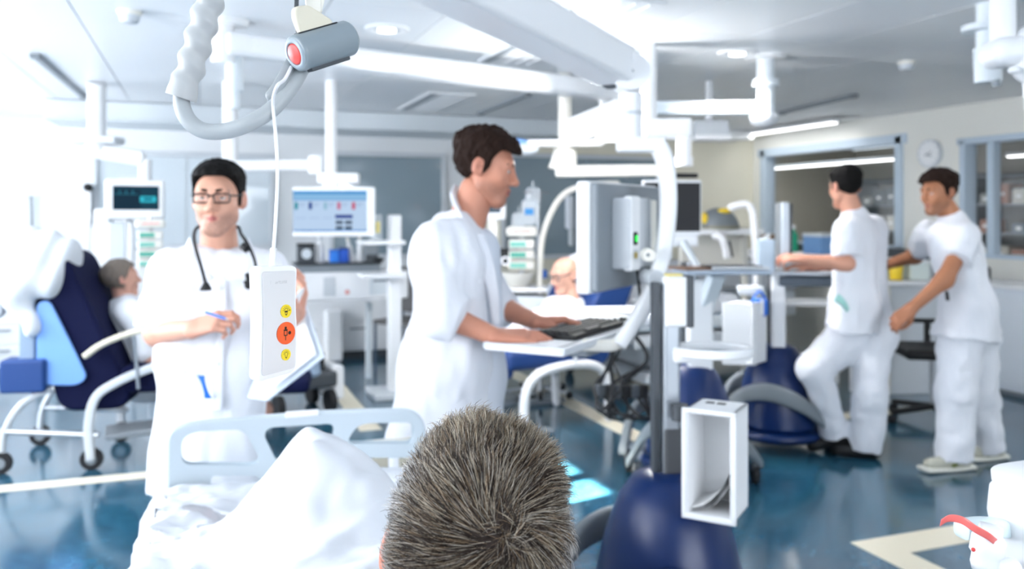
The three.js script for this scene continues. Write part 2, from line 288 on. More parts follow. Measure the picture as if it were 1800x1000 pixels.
{ // left wall with three daylight windows behind blinds and two added openings above eye level, placed to land the sun patches
  const X = LEFT - 0.06, sunGaps = [[-3.42, -3.14], [-3.05, -2.76]], vy = [2.11, 2.28], gs = [];
  const seg = (z0, z1, y0, y1) => gs.push(plain(0.12, y1 - y0, z1 - z0, X, (y0 + y1) / 2, (z0 + z1) / 2));
  const holes = [[...WINZ[2], 0.92, 2.28], [...WINZ[0], 0.92, 2.28], ...sunGaps.map((v) => [...v, ...vy]), [WINZ[1][0] + 0.35, WINZ[1][1], 0.92, 2.28]].sort((a, b) => a[0] - b[0]);
  let z = -10.5; for (const [a, b, y0, y1] of holes) { seg(z, a, 0, CEIL); seg(a, b, 0, y0); seg(a, b, y1, CEIL); z = b; } seg(z, NEAR, 0, CEIL);
  struct('wall_left', gs, M.wall);
  let n = 6;
  for (const [a, b, y0, y1] of holes) {
    if (y0 > 2) continue;
    const w = struct('window_' + n++, [bx(0.1, 0.06, b - a, X, y0 + 0.03, (a + b) / 2), bx(0.1, 0.06, b - a, X, y1 - 0.03, (a + b) / 2), bx(0.1, y1 - y0, 0.06, X, (y0 + y1) / 2, a + 0.03), bx(0.1, y1 - y0, 0.06, X, (y0 + y1) / 2, b - 0.03)], M.white);
    part('glowing_blind', plain(0.01, y1 - y0 - 0.1, b - a - 0.1, X - 0.02, (y0 + y1) / 2, (a + b) / 2), M.windowGlow, w);
  }
  struct('wall_near', [plain(W + 0.2, 0.92, 0.12, MIDX, 0.46, NEAR + 0.06), plain(W + 0.2, CEIL - 2.28, 0.12, MIDX, (CEIL + 2.28) / 2, NEAR + 0.06), plain(0.2 - LEFT, 1.36, 0.12, (0.2 + LEFT) / 2, 1.6, NEAR + 0.06), plain(RIGHT - 4.2, 1.36, 0.12, (RIGHT + 4.2) / 2, 1.6, NEAR + 0.06)], M.wall);
  const w = struct('window_' + n, [bx(4.0, 0.06, 0.1, 2.2, 0.95, NEAR + 0.06), bx(4.0, 0.06, 0.1, 2.2, 2.25, NEAR + 0.06), bx(0.06, 1.36, 0.1, 0.23, 1.6, NEAR + 0.06), bx(0.06, 1.36, 0.1, 4.17, 1.6, NEAR + 0.06)], M.white);
  part('glowing_blind', plain(3.9, 1.26, 0.01, 2.2, 1.6, NEAR + 0.08), M.windowGlow, w);
}

// ================================================================== CEILING FITTINGS
function stripLight(label, x, y, z0, z1, L, drop) {
  const t = thing('strip_light', label, 'lamp', [x, y, (z0 + z1) / 2], 0, 'linear ceiling lights'), len = z1 - z0;
  part('housing', bx(0.11, 0.04, len, 0, -0.005, 0, 0.006), M.white, t);
  part('diffuser_lamp', bx(0.085, 0.02, len - 0.03, 0, -0.03, 0, 0.008), M.lampGlow, t);
  if (drop) for (const s of [-1, 1]) part('suspension_wire', rod([0, 0.01, s * len * 0.4], [0, drop, s * len * 0.4], 0.003, 8), M.steel, t);
  areaLight('strip_light_glow', 0.085, len - 0.03, [x, y - 0.045, (z0 + z1) / 2], [x, 0, (z0 + z1) / 2 + 1e-4], L);
}
stripLight('long bright strip light on the ceiling above the inner window', 6.45, CEIL - 0.02, -9.1, -7.45, 14);
stripLight('long hanging strip light seen through the inner window glass', 8.1, 2.17, -10.9, -8.0, 16, 0.33);
stripLight('hanging strip light seen through the far right window glass', 8.3, 2.12, -6.9, -4.4, 16, 0.38);
// the luminaires over the near half of the ward, beyond the frame
for (const [x, z, i] of [[-1.2, -0.5, 0], [1.4, 0.9, 1], [4.4, -0.2, 2], [4.6, -2.6, 3]])
  stripLight(['strip light over the bed bay on the window side', 'strip light on the ceiling behind the bed', 'strip light over the near right bay', 'strip light over the aisle on the right'][i], x, CEIL - 0.02, z - 0.9, z + 0.9, 16);
function downlight(p, label, L) {
  const t = thing('downlight', label, 'lamp', [p.x, CEIL, p.z], 0, 'round recessed ceiling lamps');
  part('trim_ring', lathe([[0.075, 0.002], [0.078, -0.012], [0.115, -0.016], [0.125, -0.006], [0.126, 0.0]]), M.white, t);
  part('reflector', lathe([[0.076, -0.006], [0.06, -0.004], [0.045, 0.0]]), M.alu, t);
  part('lamp_disc', cyl(0.05, 0.05, 0.012, 0, -0.012, 0), M.lampGlow, t);
  const s = new THREE.SpotLight(0xffffff, L, 0, 1.1, 0.6, 2); s.name = 'downlight_glow'; s.position.set(p.x, CEIL - 0.03, p.z); s.target.position.set(p.x, 0, p.z); s.castShadow = true; s.shadow.radius = 2.5; scene.add(s, s.target);
}
downlight(onCeil(680, 50), 'round recessed ceiling lamp on the left of the big boom', 9);
downlight(onCeil(1296, 92), 'round recessed ceiling lamp on the right of the big boom', 9);
function detector(p, label) {
  const t = thing('smoke_detector', label, 'detector', [p.x, CEIL, p.z], 0, 'smoke detectors on the ceiling');
  part('base', cyl(0.052, 0.062, 0.022, 0, -0.011, 0), M.offWhite, t);
  part('sensor_cap', lathe([[0.0, -0.062], [0.036, -0.06], [0.046, -0.05], [0.05, -0.022]]), M.lightGrey, t);
}
detector(onCeil(228, 20), 'round smoke detector on the ceiling at the far left');
detector(onCeil(1593, 108), 'round smoke detector on the ceiling at the right');
function vent(p, len, label) {
  const t = thing('air_diffuser', label, 'vent', [p.x, CEIL, p.z], 0, 'slot air diffusers in the ceiling');
  part('plate', bx(0.42, 0.012, len, 0.14, -0.006, 0, 0.003), M.ceiling, t);
  part('slot', bx(0.055, 0.014, len - 0.04, -0.02, -0.009, 0, 0.003), M.grey, t);
  for (const x of [0.12, 0.2, 0.28]) part('rib', bx(0.02, 0.01, len - 0.06, x, -0.013, 0, 0.003), M.white, t);
}
vent(onCeil(1012, 18), 0.62, 'slot air diffuser nearest the top edge of the picture');
vent(onCeil(885, 92), 0.66, 'slot air diffuser beneath the big boom');
vent(onCeil(738, 178), 1.25, 'long slot air diffuser in front of the back bulkhead');
function track(a, b, label) {
  const t = thing('curtain_track', label, 'rail', a); wpart('track', beam(a.clone().add(V(0, -0.012, 0)), b.clone().add(V(0, -0.012, 0)), 0.045, 0.024, 0.004), M.grey, t);
  wpart('end_stop', [bx(0.06, 0.03, 0.06, b.x, b.y - 0.015, b.z, 0.006), bx(0.06, 0.03, 0.06, a.x, a.y - 0.015, a.z, 0.006)], M.midGrey, t);
}
track(onCeil(62, 95), onCeil(147, 168), 'grey curtain track on the ceiling at the left');
track(onCeil(845, 197), onCeil(927, 164), 'thin grey curtain track on the ceiling behind the white boom');
track(onCeil(1375, 196), onCeil(1500, 166), 'thin grey curtain track on the ceiling above the strip light');

// ================================================================== CEILING PENDANTS
// big near boom with its joint, hanging neck and curved arm that carry the workstation
{
  const t = thing('ceiling_boom', 'thick white ceiling boom with a curved arm carrying the grey workstation', 'boom arm', at(640, -110, 1.92));
  const p0 = at(640, -110, 1.92), p1 = at(1085, 118, 2.9), J = at(1106, 130, 2.9), tw = V(0, 0, 0).addScaledVector(FW, -1);
  wpart('boom', beam(p0, p1, 0.15, 0.125, 0.02), M.white, t);
  wpart('end_cap', beam(p1.clone().lerp(p0, 0.012).add(V(0, -0.05, 0)), p1.clone().lerp(p0, -0.02).add(V(0, -0.05, 0)), 0.1, 0.035, 0.004), M.darkGrey, t);
  wpart('ceiling_column', [cyl(0.07, 0.07, CEIL - p0.y + 0.06, p0.x, (CEIL + p0.y - 0.06) / 2, p0.z), cyl(0.14, 0.14, 0.03, p0.x, CEIL - 0.015, p0.z)], M.white, t);
  const disc = new THREE.CylinderGeometry(0.062, 0.062, 0.13, 40); disc.applyQuaternion(new THREE.Quaternion().setFromUnitVectors(UP, tw)); disc.translate(...arr(J));
  const k = wpart('pivot_disc', disc, M.whiteSoft, t);
  wpart('pivot_screw', sph(0.006, ...arr(J.clone().addScaledVector(tw, 0.066))), M.midGrey, k);
  const q0 = at(1108, 165, 2.9), q1 = at(1108, 243, 2.9);
  wpart('neck', [rod(q0, q1, 0.04, 32), rod(at(1117, 120, 2.96), q0, 0.03, 24)], M.white, t);
  wpart('neck_band', rod(at(1108, 196, 2.9), at(1108, 203, 2.9), 0.0415, 32), M.lightGrey, t);
  wpart('shoulder_block', beam(at(1084, 254, 2.9), at(1168, 254, 2.9), 0.075, 0.056, 0.012), M.white, t);
  const C = [[1150, 246, 2.9], [1166, 275, 2.9], [1174, 330, 2.91], [1172, 400, 2.92], [1160, 465, 2.93], [1140, 520, 2.92], [1115, 568, 2.9], [1088, 606, 2.88]].map((a) => at(...a));
  wpart('curved_arm', sweep(C, FW, 0.075, (u) => 0.062 - 0.014 * u, 60, 20), M.white, t);
  wpart('arm_joint', rod(at(1136, 486, 2.96), at(1154, 490, 2.82), 0.028, 24), M.lightGrey, t);
  wpart('elbow', sweep([at(1096, 600, 2.88), at(1075, 607, 2.87), at(1025, 606, 2.86)], UP, 0.04, 0.036, 20, 14), M.offWhite, t);
  const kn = new THREE.CylinderGeometry(0.021, 0.023, 0.05, 28); kn.applyQuaternion(new THREE.Quaternion().setFromUnitVectors(UP, tw)); kn.translate(...arr(at(1139, 448, 2.83)));
  const knob = wpart('clamp_knob', kn, M.offWhite, t);
  wpart('knob_screw', sph(0.006, ...arr(at(1139, 448, 2.805))), M.midGrey, knob);
}
// long white boom crossing behind it
{
  const a = at(392, 78, 4.55), b = at(1120, 166, 6.15), t = thing('ceiling_boom', 'long slim white boom running across under the ceiling', 'boom arm', a);
  wpart('boom', beam(a, b, 0.16, 0.125, 0.03), M.white, t);
  wpart('column', [cyl(0.06, 0.06, CEIL - a.y + 0.1, a.x, (CEIL + a.y) / 2 - 0.05, a.z), cyl(0.13, 0.13, 0.03, a.x, CEIL - 0.015, a.z)], M.white, t);
  wpart('hanging_tube', [cyl(0.045, 0.045, 0.26, ...arr(at(412, 118, 4.6))), cyl(0.03, 0.03, 0.16, ...arr(at(412, 165, 4.6)))], M.paleGrey, t);
  wpart('end_joint', [cyl(0.09, 0.09, 0.2, b.x, b.y - 0.01, b.z)], M.white, t);
}
// exam lamp with its bright head near the boom joint
{
  const p = at(1042, 222, 5.4), t = thing('exam_lamp', 'bright white exam lamp on a bracket behind the boom joint', 'lamp', p);
  wpart('lamp_head', sweep([at(1000, 228, 5.4), at(1040, 212, 5.4), at(1088, 192, 5.4)], FW, 0.26, 0.13, 24, 18), M.white, t);
  wpart('lamp_glass', sweep([at(1003, 236, 5.36), at(1040, 222, 5.36), at(1080, 208, 5.36)], FW, 0.22, 0.1, 20, 16), M.lampGlow, t);
  wpart('bracket', [beam(at(1055, 236, 5.4), at(1100, 240, 5.5), 0.1, 0.08, 0.01), cyl(0.04, 0.04, 0.5, ...arr(at(1100, 175, 5.5)))], M.white, t);
  const s = new THREE.PointLight(0xffffff, 4, 0, 2); s.name = 'exam_lamp_glow'; s.position.copy(at(1030, 262, 5.2)); s.castShadow = true; s.shadow.radius = 4; scene.add(s);
}
// white L-shaped pendant to the right of the boom neck
{
  const p = at(1172, 225, 5.2), t = thing('ceiling_pendant', 'white L-shaped equipment pendant right of the boom neck', 'pendant', p);
  wpart('arm', beam(at(1128, 227, 5.2), at(1214, 226, 5.2), 0.13, 0.12, 0.025), M.white, t);
  wpart('drop_tube', [rod(at(1202, 215, 5.2), at(1202, 278, 5.2), 0.045, 24), rod(at(1202, 276, 5.2), at(1202, 292, 5.2), 0.055, 24)], M.white, t);
  wpart('ceiling_tube', rod(at(1140, 240, 5.2), at(1140, 78, 5.2), 0.05, 24), M.white, t);
}
{
  const p = at(1250, 230, 6.6), t = thing('ceiling_box', 'small pale grey box pendant in front of the beige wall', 'pendant', p);
  wpart('box', [beam(at(1218, 226, 6.6), at(1276, 226, 6.6), 0.2, 0.11, 0.01)], M.lightGrey, t);
  wpart('tray', [beam(at(1218, 243, 6.6), at(1280, 243, 6.6), 0.24, 0.04, 0.01)], M.white, t);
  wpart('stem', rod(at(1247, 216, 6.6), at(1247, 142, 6.6), 0.03, 20), M.white, t);
}
// pale horizontal arm with lettering and its bulbous carrier
const lettering = (txt, w, h, color, weight = 'bold') => {
  const c = document.createElement('canvas'); c.width = 512; c.height = Math.round(512 * h / w); const x = c.getContext('2d');
  x.fillStyle = '#dfe9ef'; x.fillRect(0, 0, c.width, c.height); x.fillStyle = color; x.font = `${weight} ${Math.round(c.height * 0.82)}px sans-serif`; x.textAlign = 'center'; x.textBaseline = 'middle'; x.fillText(txt, c.width / 2, c.height / 2, c.width * 0.96);
  const t = new THREE.CanvasTexture(c); t.colorSpace = THREE.SRGBColorSpace; return t;
};
{
  const p = at(1345, 190, 5.6), t = thing('ceiling_pendant', 'pale blue lettered arm ending in a round white ceiling carrier', 'pendant', p);
  const a = at(1120, 190, 5.9), b = at(1345, 190, 5.6);
  wpart('arm', beam(a, b, 0.1, 0.09, 0.02), std(0xdfe9ef, 0.4), t);
  const L = a.distanceTo(b), pl = new THREE.BoxGeometry(0.25, 0.05, 0.002), ang = Math.atan2(-(b.z - a.z), b.x - a.x), q = at(1281, 191, 5.6);
  pl.rotateY(ang); pl.translate(...arr(q)); wpart('printed_lettering', pl, std(0xffffff, 0.5, { map: lettering('MAQUET', 0.25, 0.05, '#4d82c4') }), t);
  wpart('carrier', [rod(at(1346, 100, 5.6), at(1346, 212, 5.6), 0.058, 28), rod(at(1346, 140, 5.6), at(1346, 152, 5.6), 0.085, 28)], M.paleGrey, t);
  const g = lathe([[0.0, -0.075], [0.05, -0.07], [0.085, -0.045], [0.095, 0.0], [0.06, 0.01]]); g.translate(...arr(at(1343, 203, 5.6))); wpart('carrier_bowl', g, M.lightGrey, t);
  wpart('ceiling_plate', cyl(0.13, 0.13, 0.02, b.x, CEIL - 0.01, b.z), M.white, t);
}
// the heavy white pendants at the top right corner
{
  const t = thing('ceiling_pendant', 'thick bright white pendant column at the top right corner', 'pendant', at(1760, 60, 2.9));
  wpart('column', rod(at(1762, -155, 2.9), at(1762, 90, 2.9), 0.041, 32), M.white, t);
  wpart('knuckle', beam(at(1732, 95, 2.9), at(1830, 88, 2.9), 0.15, 0.1, 0.045), M.white, t);
  const s = sph(0.085, ...arr(at(1820, 95, 2.88)), 1, 1.25, 1); wpart('hub', s, M.white, t);
  wpart('drop_bar', rod(at(1802, 110, 2.9), at(1820, 330, 2.9), 0.014, 16), M.white, t);
  wpart('latch', sph(0.02, ...arr(at(1783, 124, 2.85)), 1, 0.6, 1), M.white, t);
}
{
  const t = thing('ceiling_pendant', 'smaller pale pendant tube partly behind the thick corner column', 'pendant', at(1735, 90, 4.2));
  wpart('tube', [rod(at(1737, -5, 4.2), at(1737, 130, 4.2), 0.055, 28), rod(at(1735, 85, 4.2), at(1737, 145, 4.2), 0.062, 28)], M.paleGrey, t);
  wpart('collar', rod(at(1733, 45, 4.2), at(1733, 55, 4.2), 0.11, 28), M.paleGrey, t);
  wpart('plug', rod(at(1750, 140, 4.15), at(1752, 152, 4.15), 0.02, 14), M.grey, t);
}
// white arm with a round drop seen above the seated patient
{
  const t = thing('equipment_boom', 'off-white horizontal equipment arm above the seated bald patient', 'boom arm', at(1000, 290, 6.3));
  wpart('mount', [sweep([at(993, 262, 6.3), at(992, 280, 6.3), at(988, 300, 6.3)], FW, 0.13, (u) => 0.16 + 0.05 * u, 12, 18)], M.offWhite, t);
  wpart('arm', beam(at(976, 301, 6.3), at(1175, 299, 6.3), 0.1, 0.085, 0.02), M.offWhite, t);
  wpart('stem', rod(at(1103, 293, 6.3), at(1103, 315, 6.3), 0.012, 12), M.midGrey, t);
  wpart('drop_tube', rod(at(993, 264, 6.3), at(993, 130, 6.3), 0.05, 20), M.offWhite, t);
}
{ // blue-white bracket lamp behind the standing doctor's forehead
  const t = thing('exam_lamp', 'small blue and white lamp head behind the tall doctor\'s forehead', 'lamp', at(920, 258, 6.2));
  wpart('lamp_head', sph(0.1, ...arr(at(918, 262, 6.2)), 1.25, 0.45, 1), M.paleGrey, t);
  wpart('blue_cover', sph(0.07, ...arr(at(908, 250, 6.18)), 1.2, 0.4, 1), M.skyBlue, t);
  wpart('arm', beam(at(925, 252, 6.2), at(1060, 250, 6.2), 0.05, 0.05, 0.01), M.white, t);
  wpart('stem', rod(at(1060, 252, 6.2), at(1060, 126, 6.2), 0.03, 20), M.white, t);
}

// ================================================================== PEOPLE
const frame = (o, fwd, up) => {   // local x = the head's left, y = up, z = forward
  const z = fwd.clone().normalize(), x = new THREE.Vector3().crossVectors(up, z).normalize(), y = new THREE.Vector3().crossVectors(z, x);
  return new THREE.Matrix4().makeBasis(x, y, z).setPosition(o);
};
const HEAD = [   // [primitive, blend]
  ball([0, 0.036, -0.014], [0.076, 0.082, 0.097]), { ...ball([0, -0.012, 0.028], [0.065, 0.08, 0.062]), k: 0.03 },
  bone([-0.04, -0.06, 0.01], [-0.014, -0.095, 0.06], 0.026, 0.022, { k: 0.035 }), bone([0.04, -0.06, 0.01], [0.014, -0.095, 0.06], 0.026, 0.022, { k: 0.035 }),
  bone([-0.012, -0.094, 0.073], [0.012, -0.094, 0.073], 0.02, 0.02, { k: 0.02 }), bone([-0.034, 0.03, 0.077], [0.034, 0.03, 0.077], 0.015, 0.015, { k: 0.02 }),
  bone([-0.044, -0.018, 0.062], [-0.03, -0.03, 0.072], 0.017, 0.015, { k: 0.03 }), bone([0.044, -0.018, 0.062], [0.03, -0.03, 0.072], 0.017, 0.015, { k: 0.03 }),
];
const FACE = [
  bone([0, 0.02, 0.089], [0, -0.02, 0.111], 0.0085, 0.0115, { k: 0.012 }), ball([0, -0.024, 0.113], [0.0125, 0.011, 0.0115]), ball([0.0125, -0.029, 0.097], [0.009, 0.008, 0.011]), ball([-0.0125, -0.029, 0.097], [0.009, 0.008, 0.011]),
  bone([-0.021, -0.056, 0.082], [0, -0.053, 0.0935], 0.0062, 0.0078, { k: 0.006 }), bone([0.021, -0.056, 0.082], [0, -0.053, 0.0935], 0.0062, 0.0078, { k: 0.006 }),
  bone([-0.018, -0.066, 0.082], [0, -0.0665, 0.092], 0.0066, 0.0085, { k: 0.006 }), bone([0.018, -0.066, 0.082], [0, -0.0665, 0.092], 0.0066, 0.0085, { k: 0.006 }),
];
const EARS = [1, -1].flatMap((s) => [ball([s * 0.08, 0.004, -0.012], [0.009, 0.03, 0.018]), ball([s * 0.083, -0.0, -0.022], [0.008, 0.026, 0.012]), ball([s * 0.077, -0.02, -0.004], [0.008, 0.012, 0.01])]);
const headField = (() => {
  const a = field(HEAD, 0.03), b = field(FACE, 0.009), e = field(EARS, 0.01);
  return (x, y, z) => {
    let d = a(x, y, z);
    for (const s of [1, -1]) { const q = Math.hypot((x - s * 0.032) / 1.25, y - 0.012, z - 0.104) - 0.017; const k = 0.012, h = Math.max(k - Math.abs(d + q), 0) / k; d = Math.max(d, -q) + h * h * k * 0.25; }
    d = smin(d, b(x, y, z), 0.01); d = smin(d, e(x, y, z), 0.008);
    // ear bowl and mouth line
    for (const s of [1, -1]) d = Math.max(d, -(Math.hypot((x - s * 0.092), (y - 0.002) / 1.7, z + 0.006) - 0.009));
    d = Math.max(d, -(Math.hypot(x / 14, (y + 0.0605) , (z - 0.095) / 3) - 0.0016));
    return d;
  };
})();
function headGeo(cell = 0.0042) { return nets(headField, V(-0.105, -0.13, -0.125), V(0.105, 0.13, 0.13), cell); }
const HEADG = headGeo(), C = (h) => new THREE.Color(h);
function headPaint(g, skin, lip, stub, amount) {
  return paint(g, (x, y, z, c) => {
    c.copy(skin);
    const w = Math.max(0, 1 - Math.hypot(x / 0.024, (y + 0.0605) / 0.0125)) * (z > 0.07 ? 1 : 0); if (w > 0) c.lerp(lip, Math.min(1, w * 2.2));
    else if (amount) { const low = THREE.MathUtils.smoothstep(-y, 0.03, 0.062) * (z > -0.01 ? 1 : 0) * (0.65 + 0.5 * noise3(x * 900, y * 900, z * 900)); c.lerp(stub, Math.max(0, Math.min(0.9, low * amount))); }
    if (Math.abs(x) > 0.074 && Math.abs(y) < 0.035) c.lerp(lip, 0.25);
  });
}
// hair shell: fn(x,y,z) > 0 where hair grows, thickness th
function hairGeo(grow, th, fuzz, seed, cell = 0.004) {
  const a = field(HEAD, 0.03);
  return nets((x, y, z) => { const d = a(x, y, z) - th(x, y, z) + fuzz * fbm(x * 55 + seed, y * 32, z * 55 + seed) + fuzz * 0.5 * noise3(x * 160, y * 60, z * 160 + seed); return Math.max(d, -grow(x, y, z)); }, V(-0.12, -0.12, -0.14), V(0.12, 0.16, 0.15), cell);
}
const skinMat = new THREE.MeshPhysicalMaterial({ vertexColors: true, roughness: 0.52, sheen: 0.15 });
function handPrims(h) {
  // h: wrist, dir (towards the fingers), back (normal of the back of the hand), side (+1: thumb along +lat)
  const d = h.dir.clone().normalize(), lat = new THREE.Vector3().crossVectors(h.back, d).normalize(), n = new THREE.Vector3().crossVectors(d, lat).normalize(), s = h.s ?? 1, side = h.side, P = (l, a, u) => h.wrist.clone().addScaledVector(d, l * s).addScaledVector(lat, a * side * s).addScaledVector(n, u * s), out = [];
  const root = [[0.028, 0.088], [0.0095, 0.093], [-0.0095, 0.089], [-0.027, 0.08]], len = [[0.042, 0.026, 0.021], [0.047, 0.029, 0.022], [0.043, 0.027, 0.021], [0.033, 0.021, 0.019]];
  root.forEach(([a, l], i) => {
    out.push(bone(P(-0.005, a * 0.55, 0), P(l, a, 0), 0.017 * s, 0.0115 * s, { k: 0.014 * s }));
    let p = P(l, a, 0), ang = (h.curl?.[i] ?? 0.5) * 0.55, fan = a * (h.fan ?? 2);
    for (let j = 0; j < 3; j++) {
      const dl = len[i][j] * s, v = V(0, 0, 0).addScaledVector(d, Math.cos(ang)).addScaledVector(n, -Math.sin(ang)).addScaledVector(lat, side * fan * 0.9).normalize(), q = p.clone().addScaledVector(v, dl);
      out.push(bone(p, q, (0.0092 - j * 0.0009) * s, (0.0086 - j * 0.0011) * s, { k: 0.004 * s })); p = q; ang += (h.curl?.[i] ?? 0.5) * (j ? 0.5 : 0.95);
    }
  });
  const t = h.thumb ?? 0.5; let p = P(0.022, 0.026, -0.006); const q1 = P(0.052, 0.052 - 0.012 * t, -0.018 - 0.012 * t), q2 = P(0.082, 0.058 - 0.022 * t, -0.026 - 0.016 * t), q3 = P(0.105, 0.056 - 0.028 * t, -0.028 - 0.02 * t);
  out.push(bone(p, q1, 0.015 * s, 0.012 * s, { k: 0.012 * s }), bone(q1, q2, 0.0108 * s, 0.0098 * s, { k: 0.005 * s }), bone(q2, q3, 0.0098 * s, 0.0078 * s, { k: 0.005 * s }));
  return out;
}
const NOUV = (g) => { const c = g.clone(); c.deleteAttribute('uv'); return c.index ? c.toNonIndexed() : c; };
/* o: base, skin prims, head {pos, fwd, up, s, paint...}, hands, clothes [{name, mat, prims, k, cell, warp}] */
function person(label, o) {
  const root = thing('person', label, 'person', [o.base.x, o.baseY ?? 0, o.base.z]);
  const skin = C(o.tone), lip = C(o.lip ?? 0xb9645c), parts = [];
  if (o.skin?.length) parts.push(NOUV(paint(soft(o.skin, 0.04, 0.01), (x, y, z, c) => c.copy(skin))));
  const hm = frame(o.head.pos, o.head.fwd, o.head.up ?? UP).multiply(new THREE.Matrix4().makeScale(o.head.s ?? 1, o.head.s ?? 1, o.head.s ?? 1));
  const hg = headPaint((o.head.fine ? headGeo(0.003) : HEADG).clone(), skin, lip, C(o.stubble ?? 0x5b4a42), o.stubbleAmount ?? 0); hg.applyMatrix4(hm); parts.push(NOUV(hg));
  for (const h of o.hands ?? []) { const pr = [...handPrims(h), bone(h.from, h.wrist, 0.034, 0.024, { k: 0.02 })]; parts.push(NOUV(paint(soft(pr, 0.004, h.cell ?? 0.0034), (x, y, z, c) => { c.copy(skin).lerp(lip, 0.12); }))); }
  wpart('body', mergeGeometries(parts), skinMat, root);
  for (const cl of o.clothes) { const g = boxUV(soft(cl.prims, cl.k ?? 0.05, cl.cell ?? 0.01, cl.warp)); wpart(cl.name, g, cl.mat, root); }
  if (o.hair) { const g = o.hair.geo.clone(); g.applyMatrix4(hm); wpart('hair', boxUV(g), o.hair.mat, root); }
  const local = (name, g, mat, parent = root) => { const q = flatG(g).clone(); q.applyMatrix4(hm); return wpart(name, q, mat, parent); };
  if (!o.noEyes) for (const s of [1, -1]) {
    const e = local('eye', sph(0.0125, s * 0.032, 0.0115, 0.0775), M.eyeWhite, root);
    local('iris', sph(0.0075, s * 0.032 + (o.gaze?.[0] ?? 0), 0.0115 + (o.gaze?.[1] ?? 0), 0.0835), M.iris, e);
    local('eyelid', [new THREE.SphereGeometry(0.0136, 20, 10, 0, Math.PI * 2, 0, Math.PI * 0.42).rotateX(0.35).translate(s * 0.032, 0.0115, 0.0772)], o.lid ?? std(o.tone, 0.55), root);
    local('eyebrow', sweep([[s * 0.013, 0.0315, 0.0925], [s * 0.03, 0.035, 0.0905], [s * 0.052, 0.0305, 0.075]].map((p) => V(...p)), UP, (u) => 0.0105 - 0.004 * u, 0.007, 12, 8), o.browMat ?? M.hairDark, root);
  }
  return { root, local, hm };
}
M.eyeWhite = std(0xcfcac4, 0.4); M.iris = std(0x20150e, 0.4);
M.hairBlack = phy(0x0a0807, 0.75, { specularIntensity: 0.35 }); M.hairDark = phy(0x0d0907, 0.9, { specularIntensity: 0.2 }); M.hairBrown = phy(0x23140d, 0.75, { specularIntensity: 0.35 }); M.hairGrey = std(0x756a60, 0.7); M.hairSand = std(0xa9967c, 0.7);
// shared scalps
const scalp = (line, nape, side) => (x, y, z) => { const front = line - 0.02 * Math.abs(x) / 0.07; const h = z > 0.02 ? y - (front - (z - 0.095) * 0.55 * (z < 0.095 ? 1 : 0)) : y - (nape + (z + 0.1) * side); return h; };
const shortHair = hairGeo((x, y, z) => { const lim = z > 0.0 ? THREE.MathUtils.lerp(0.0, 0.082, THREE.MathUtils.smoothstep(z, 0.012, 0.062)) : THREE.MathUtils.lerp(-0.055, 0.0, THREE.MathUtils.smoothstep(z, -0.075, 0.0)); const burn = Math.abs(x) > 0.06 && z > 0.0 && z < 0.03 ? 0.02 : 0; return y - lim + burn; },
  (x, y, z) => 0.007 + 0.02 * THREE.MathUtils.smoothstep(y, 0.03, 0.11) + 0.004 * THREE.MathUtils.smoothstep(z, 0.03, 0.08), 0.005, 3);
const sweptHair = hairGeo((x, y, z) => { const lim = z > 0.0 ? THREE.MathUtils.lerp(0.0, 0.075, THREE.MathUtils.smoothstep(z, 0.0, 0.055)) : THREE.MathUtils.lerp(-0.062, 0.0, THREE.MathUtils.smoothstep(z, -0.07, 0.0)); return y - lim + (Math.abs(x) > 0.06 && z > -0.01 && z < 0.024 ? 0.022 : 0); },
  (x, y, z) => 0.009 + 0.024 * THREE.MathUtils.smoothstep(y, 0.02, 0.1) + 0.003 * THREE.MathUtils.smoothstep(z, 0.04, 0.09) * (y > 0.06 ? 1 : 0), 0.009, 11);
const fringeHair = hairGeo((x, y, z) => (z < 0.005 && y > -0.05 + Math.max(0, z + 0.06) * 0.9 && y < 0.062 - Math.abs(z + 0.09) * 0.2 ? 0.01 : -0.05), () => 0.006, 0.003, 5);
const elderHair = hairGeo((x, y, z) => y - (z > 0 ? THREE.MathUtils.lerp(0.005, 0.08, THREE.MathUtils.smoothstep(z, 0.0, 0.05)) : -0.05), () => 0.014, 0.006, 8);

const folds = (amp, fx, fy, seed, y0 = -9, y1 = 9) => (d, x, y, z) => Math.abs(d) > 0.06 ? d : d + amp * (y > y0 && y < y1 ? 1 : 0.35) * fbm(x * fx + seed, y * fy, z * fx) - amp * 0.5 * Math.abs(noise3(x * fx * 0.7 + seed, y * fy * 1.6 + seed, z * fx * 0.7));
// glasses in head coordinates
function glasses(P, mat, w = 0.0025, tall = 0.016) {
  const rim = (s) => { const sh_ = roundPoly([[-0.024, -tall], [0.024, -tall], [0.026, tall * 0.9], [-0.026, tall * 0.9]], 0.009), pts = sh_.getPoints(10).map((p) => V(s * 0.034 + p.x, 0.008 + p.y, 0.103 - Math.abs(s * 0.034 + p.x) * 0.14)); const c = new THREE.CatmullRomCurve3(pts, true); return new THREE.TubeGeometry(c, 60, w, 8, true); };
  const g = P.local('glasses_frame', [rim(1), rim(-1), tube([[-0.009, 0.013, 0.1035], [0, 0.016, 0.105], [0.009, 0.013, 0.1035]], w, 10, 8), ...[1, -1].map((s) => tube([[s * 0.061, 0.016, 0.0945], [s * 0.074, 0.016, 0.06], [s * 0.083, 0.016, -0.005], [s * 0.084, -0.005, -0.03]], w, 24, 8))], mat);
  for (const s of [1, -1]) P.local('lens', [new THREE.ShapeGeometry(roundPoly([[-0.024, -tall], [0.024, -tall], [0.026, tall * 0.9], [-0.026, tall * 0.9]], 0.009)).rotateY(s * 0.14).translate(s * 0.034, 0.008, 0.0985)], M.glass, g);
}
const side2 = (c, v, w) => [c.clone().addScaledVector(v, w), c.clone().addScaledVector(v, -w)];

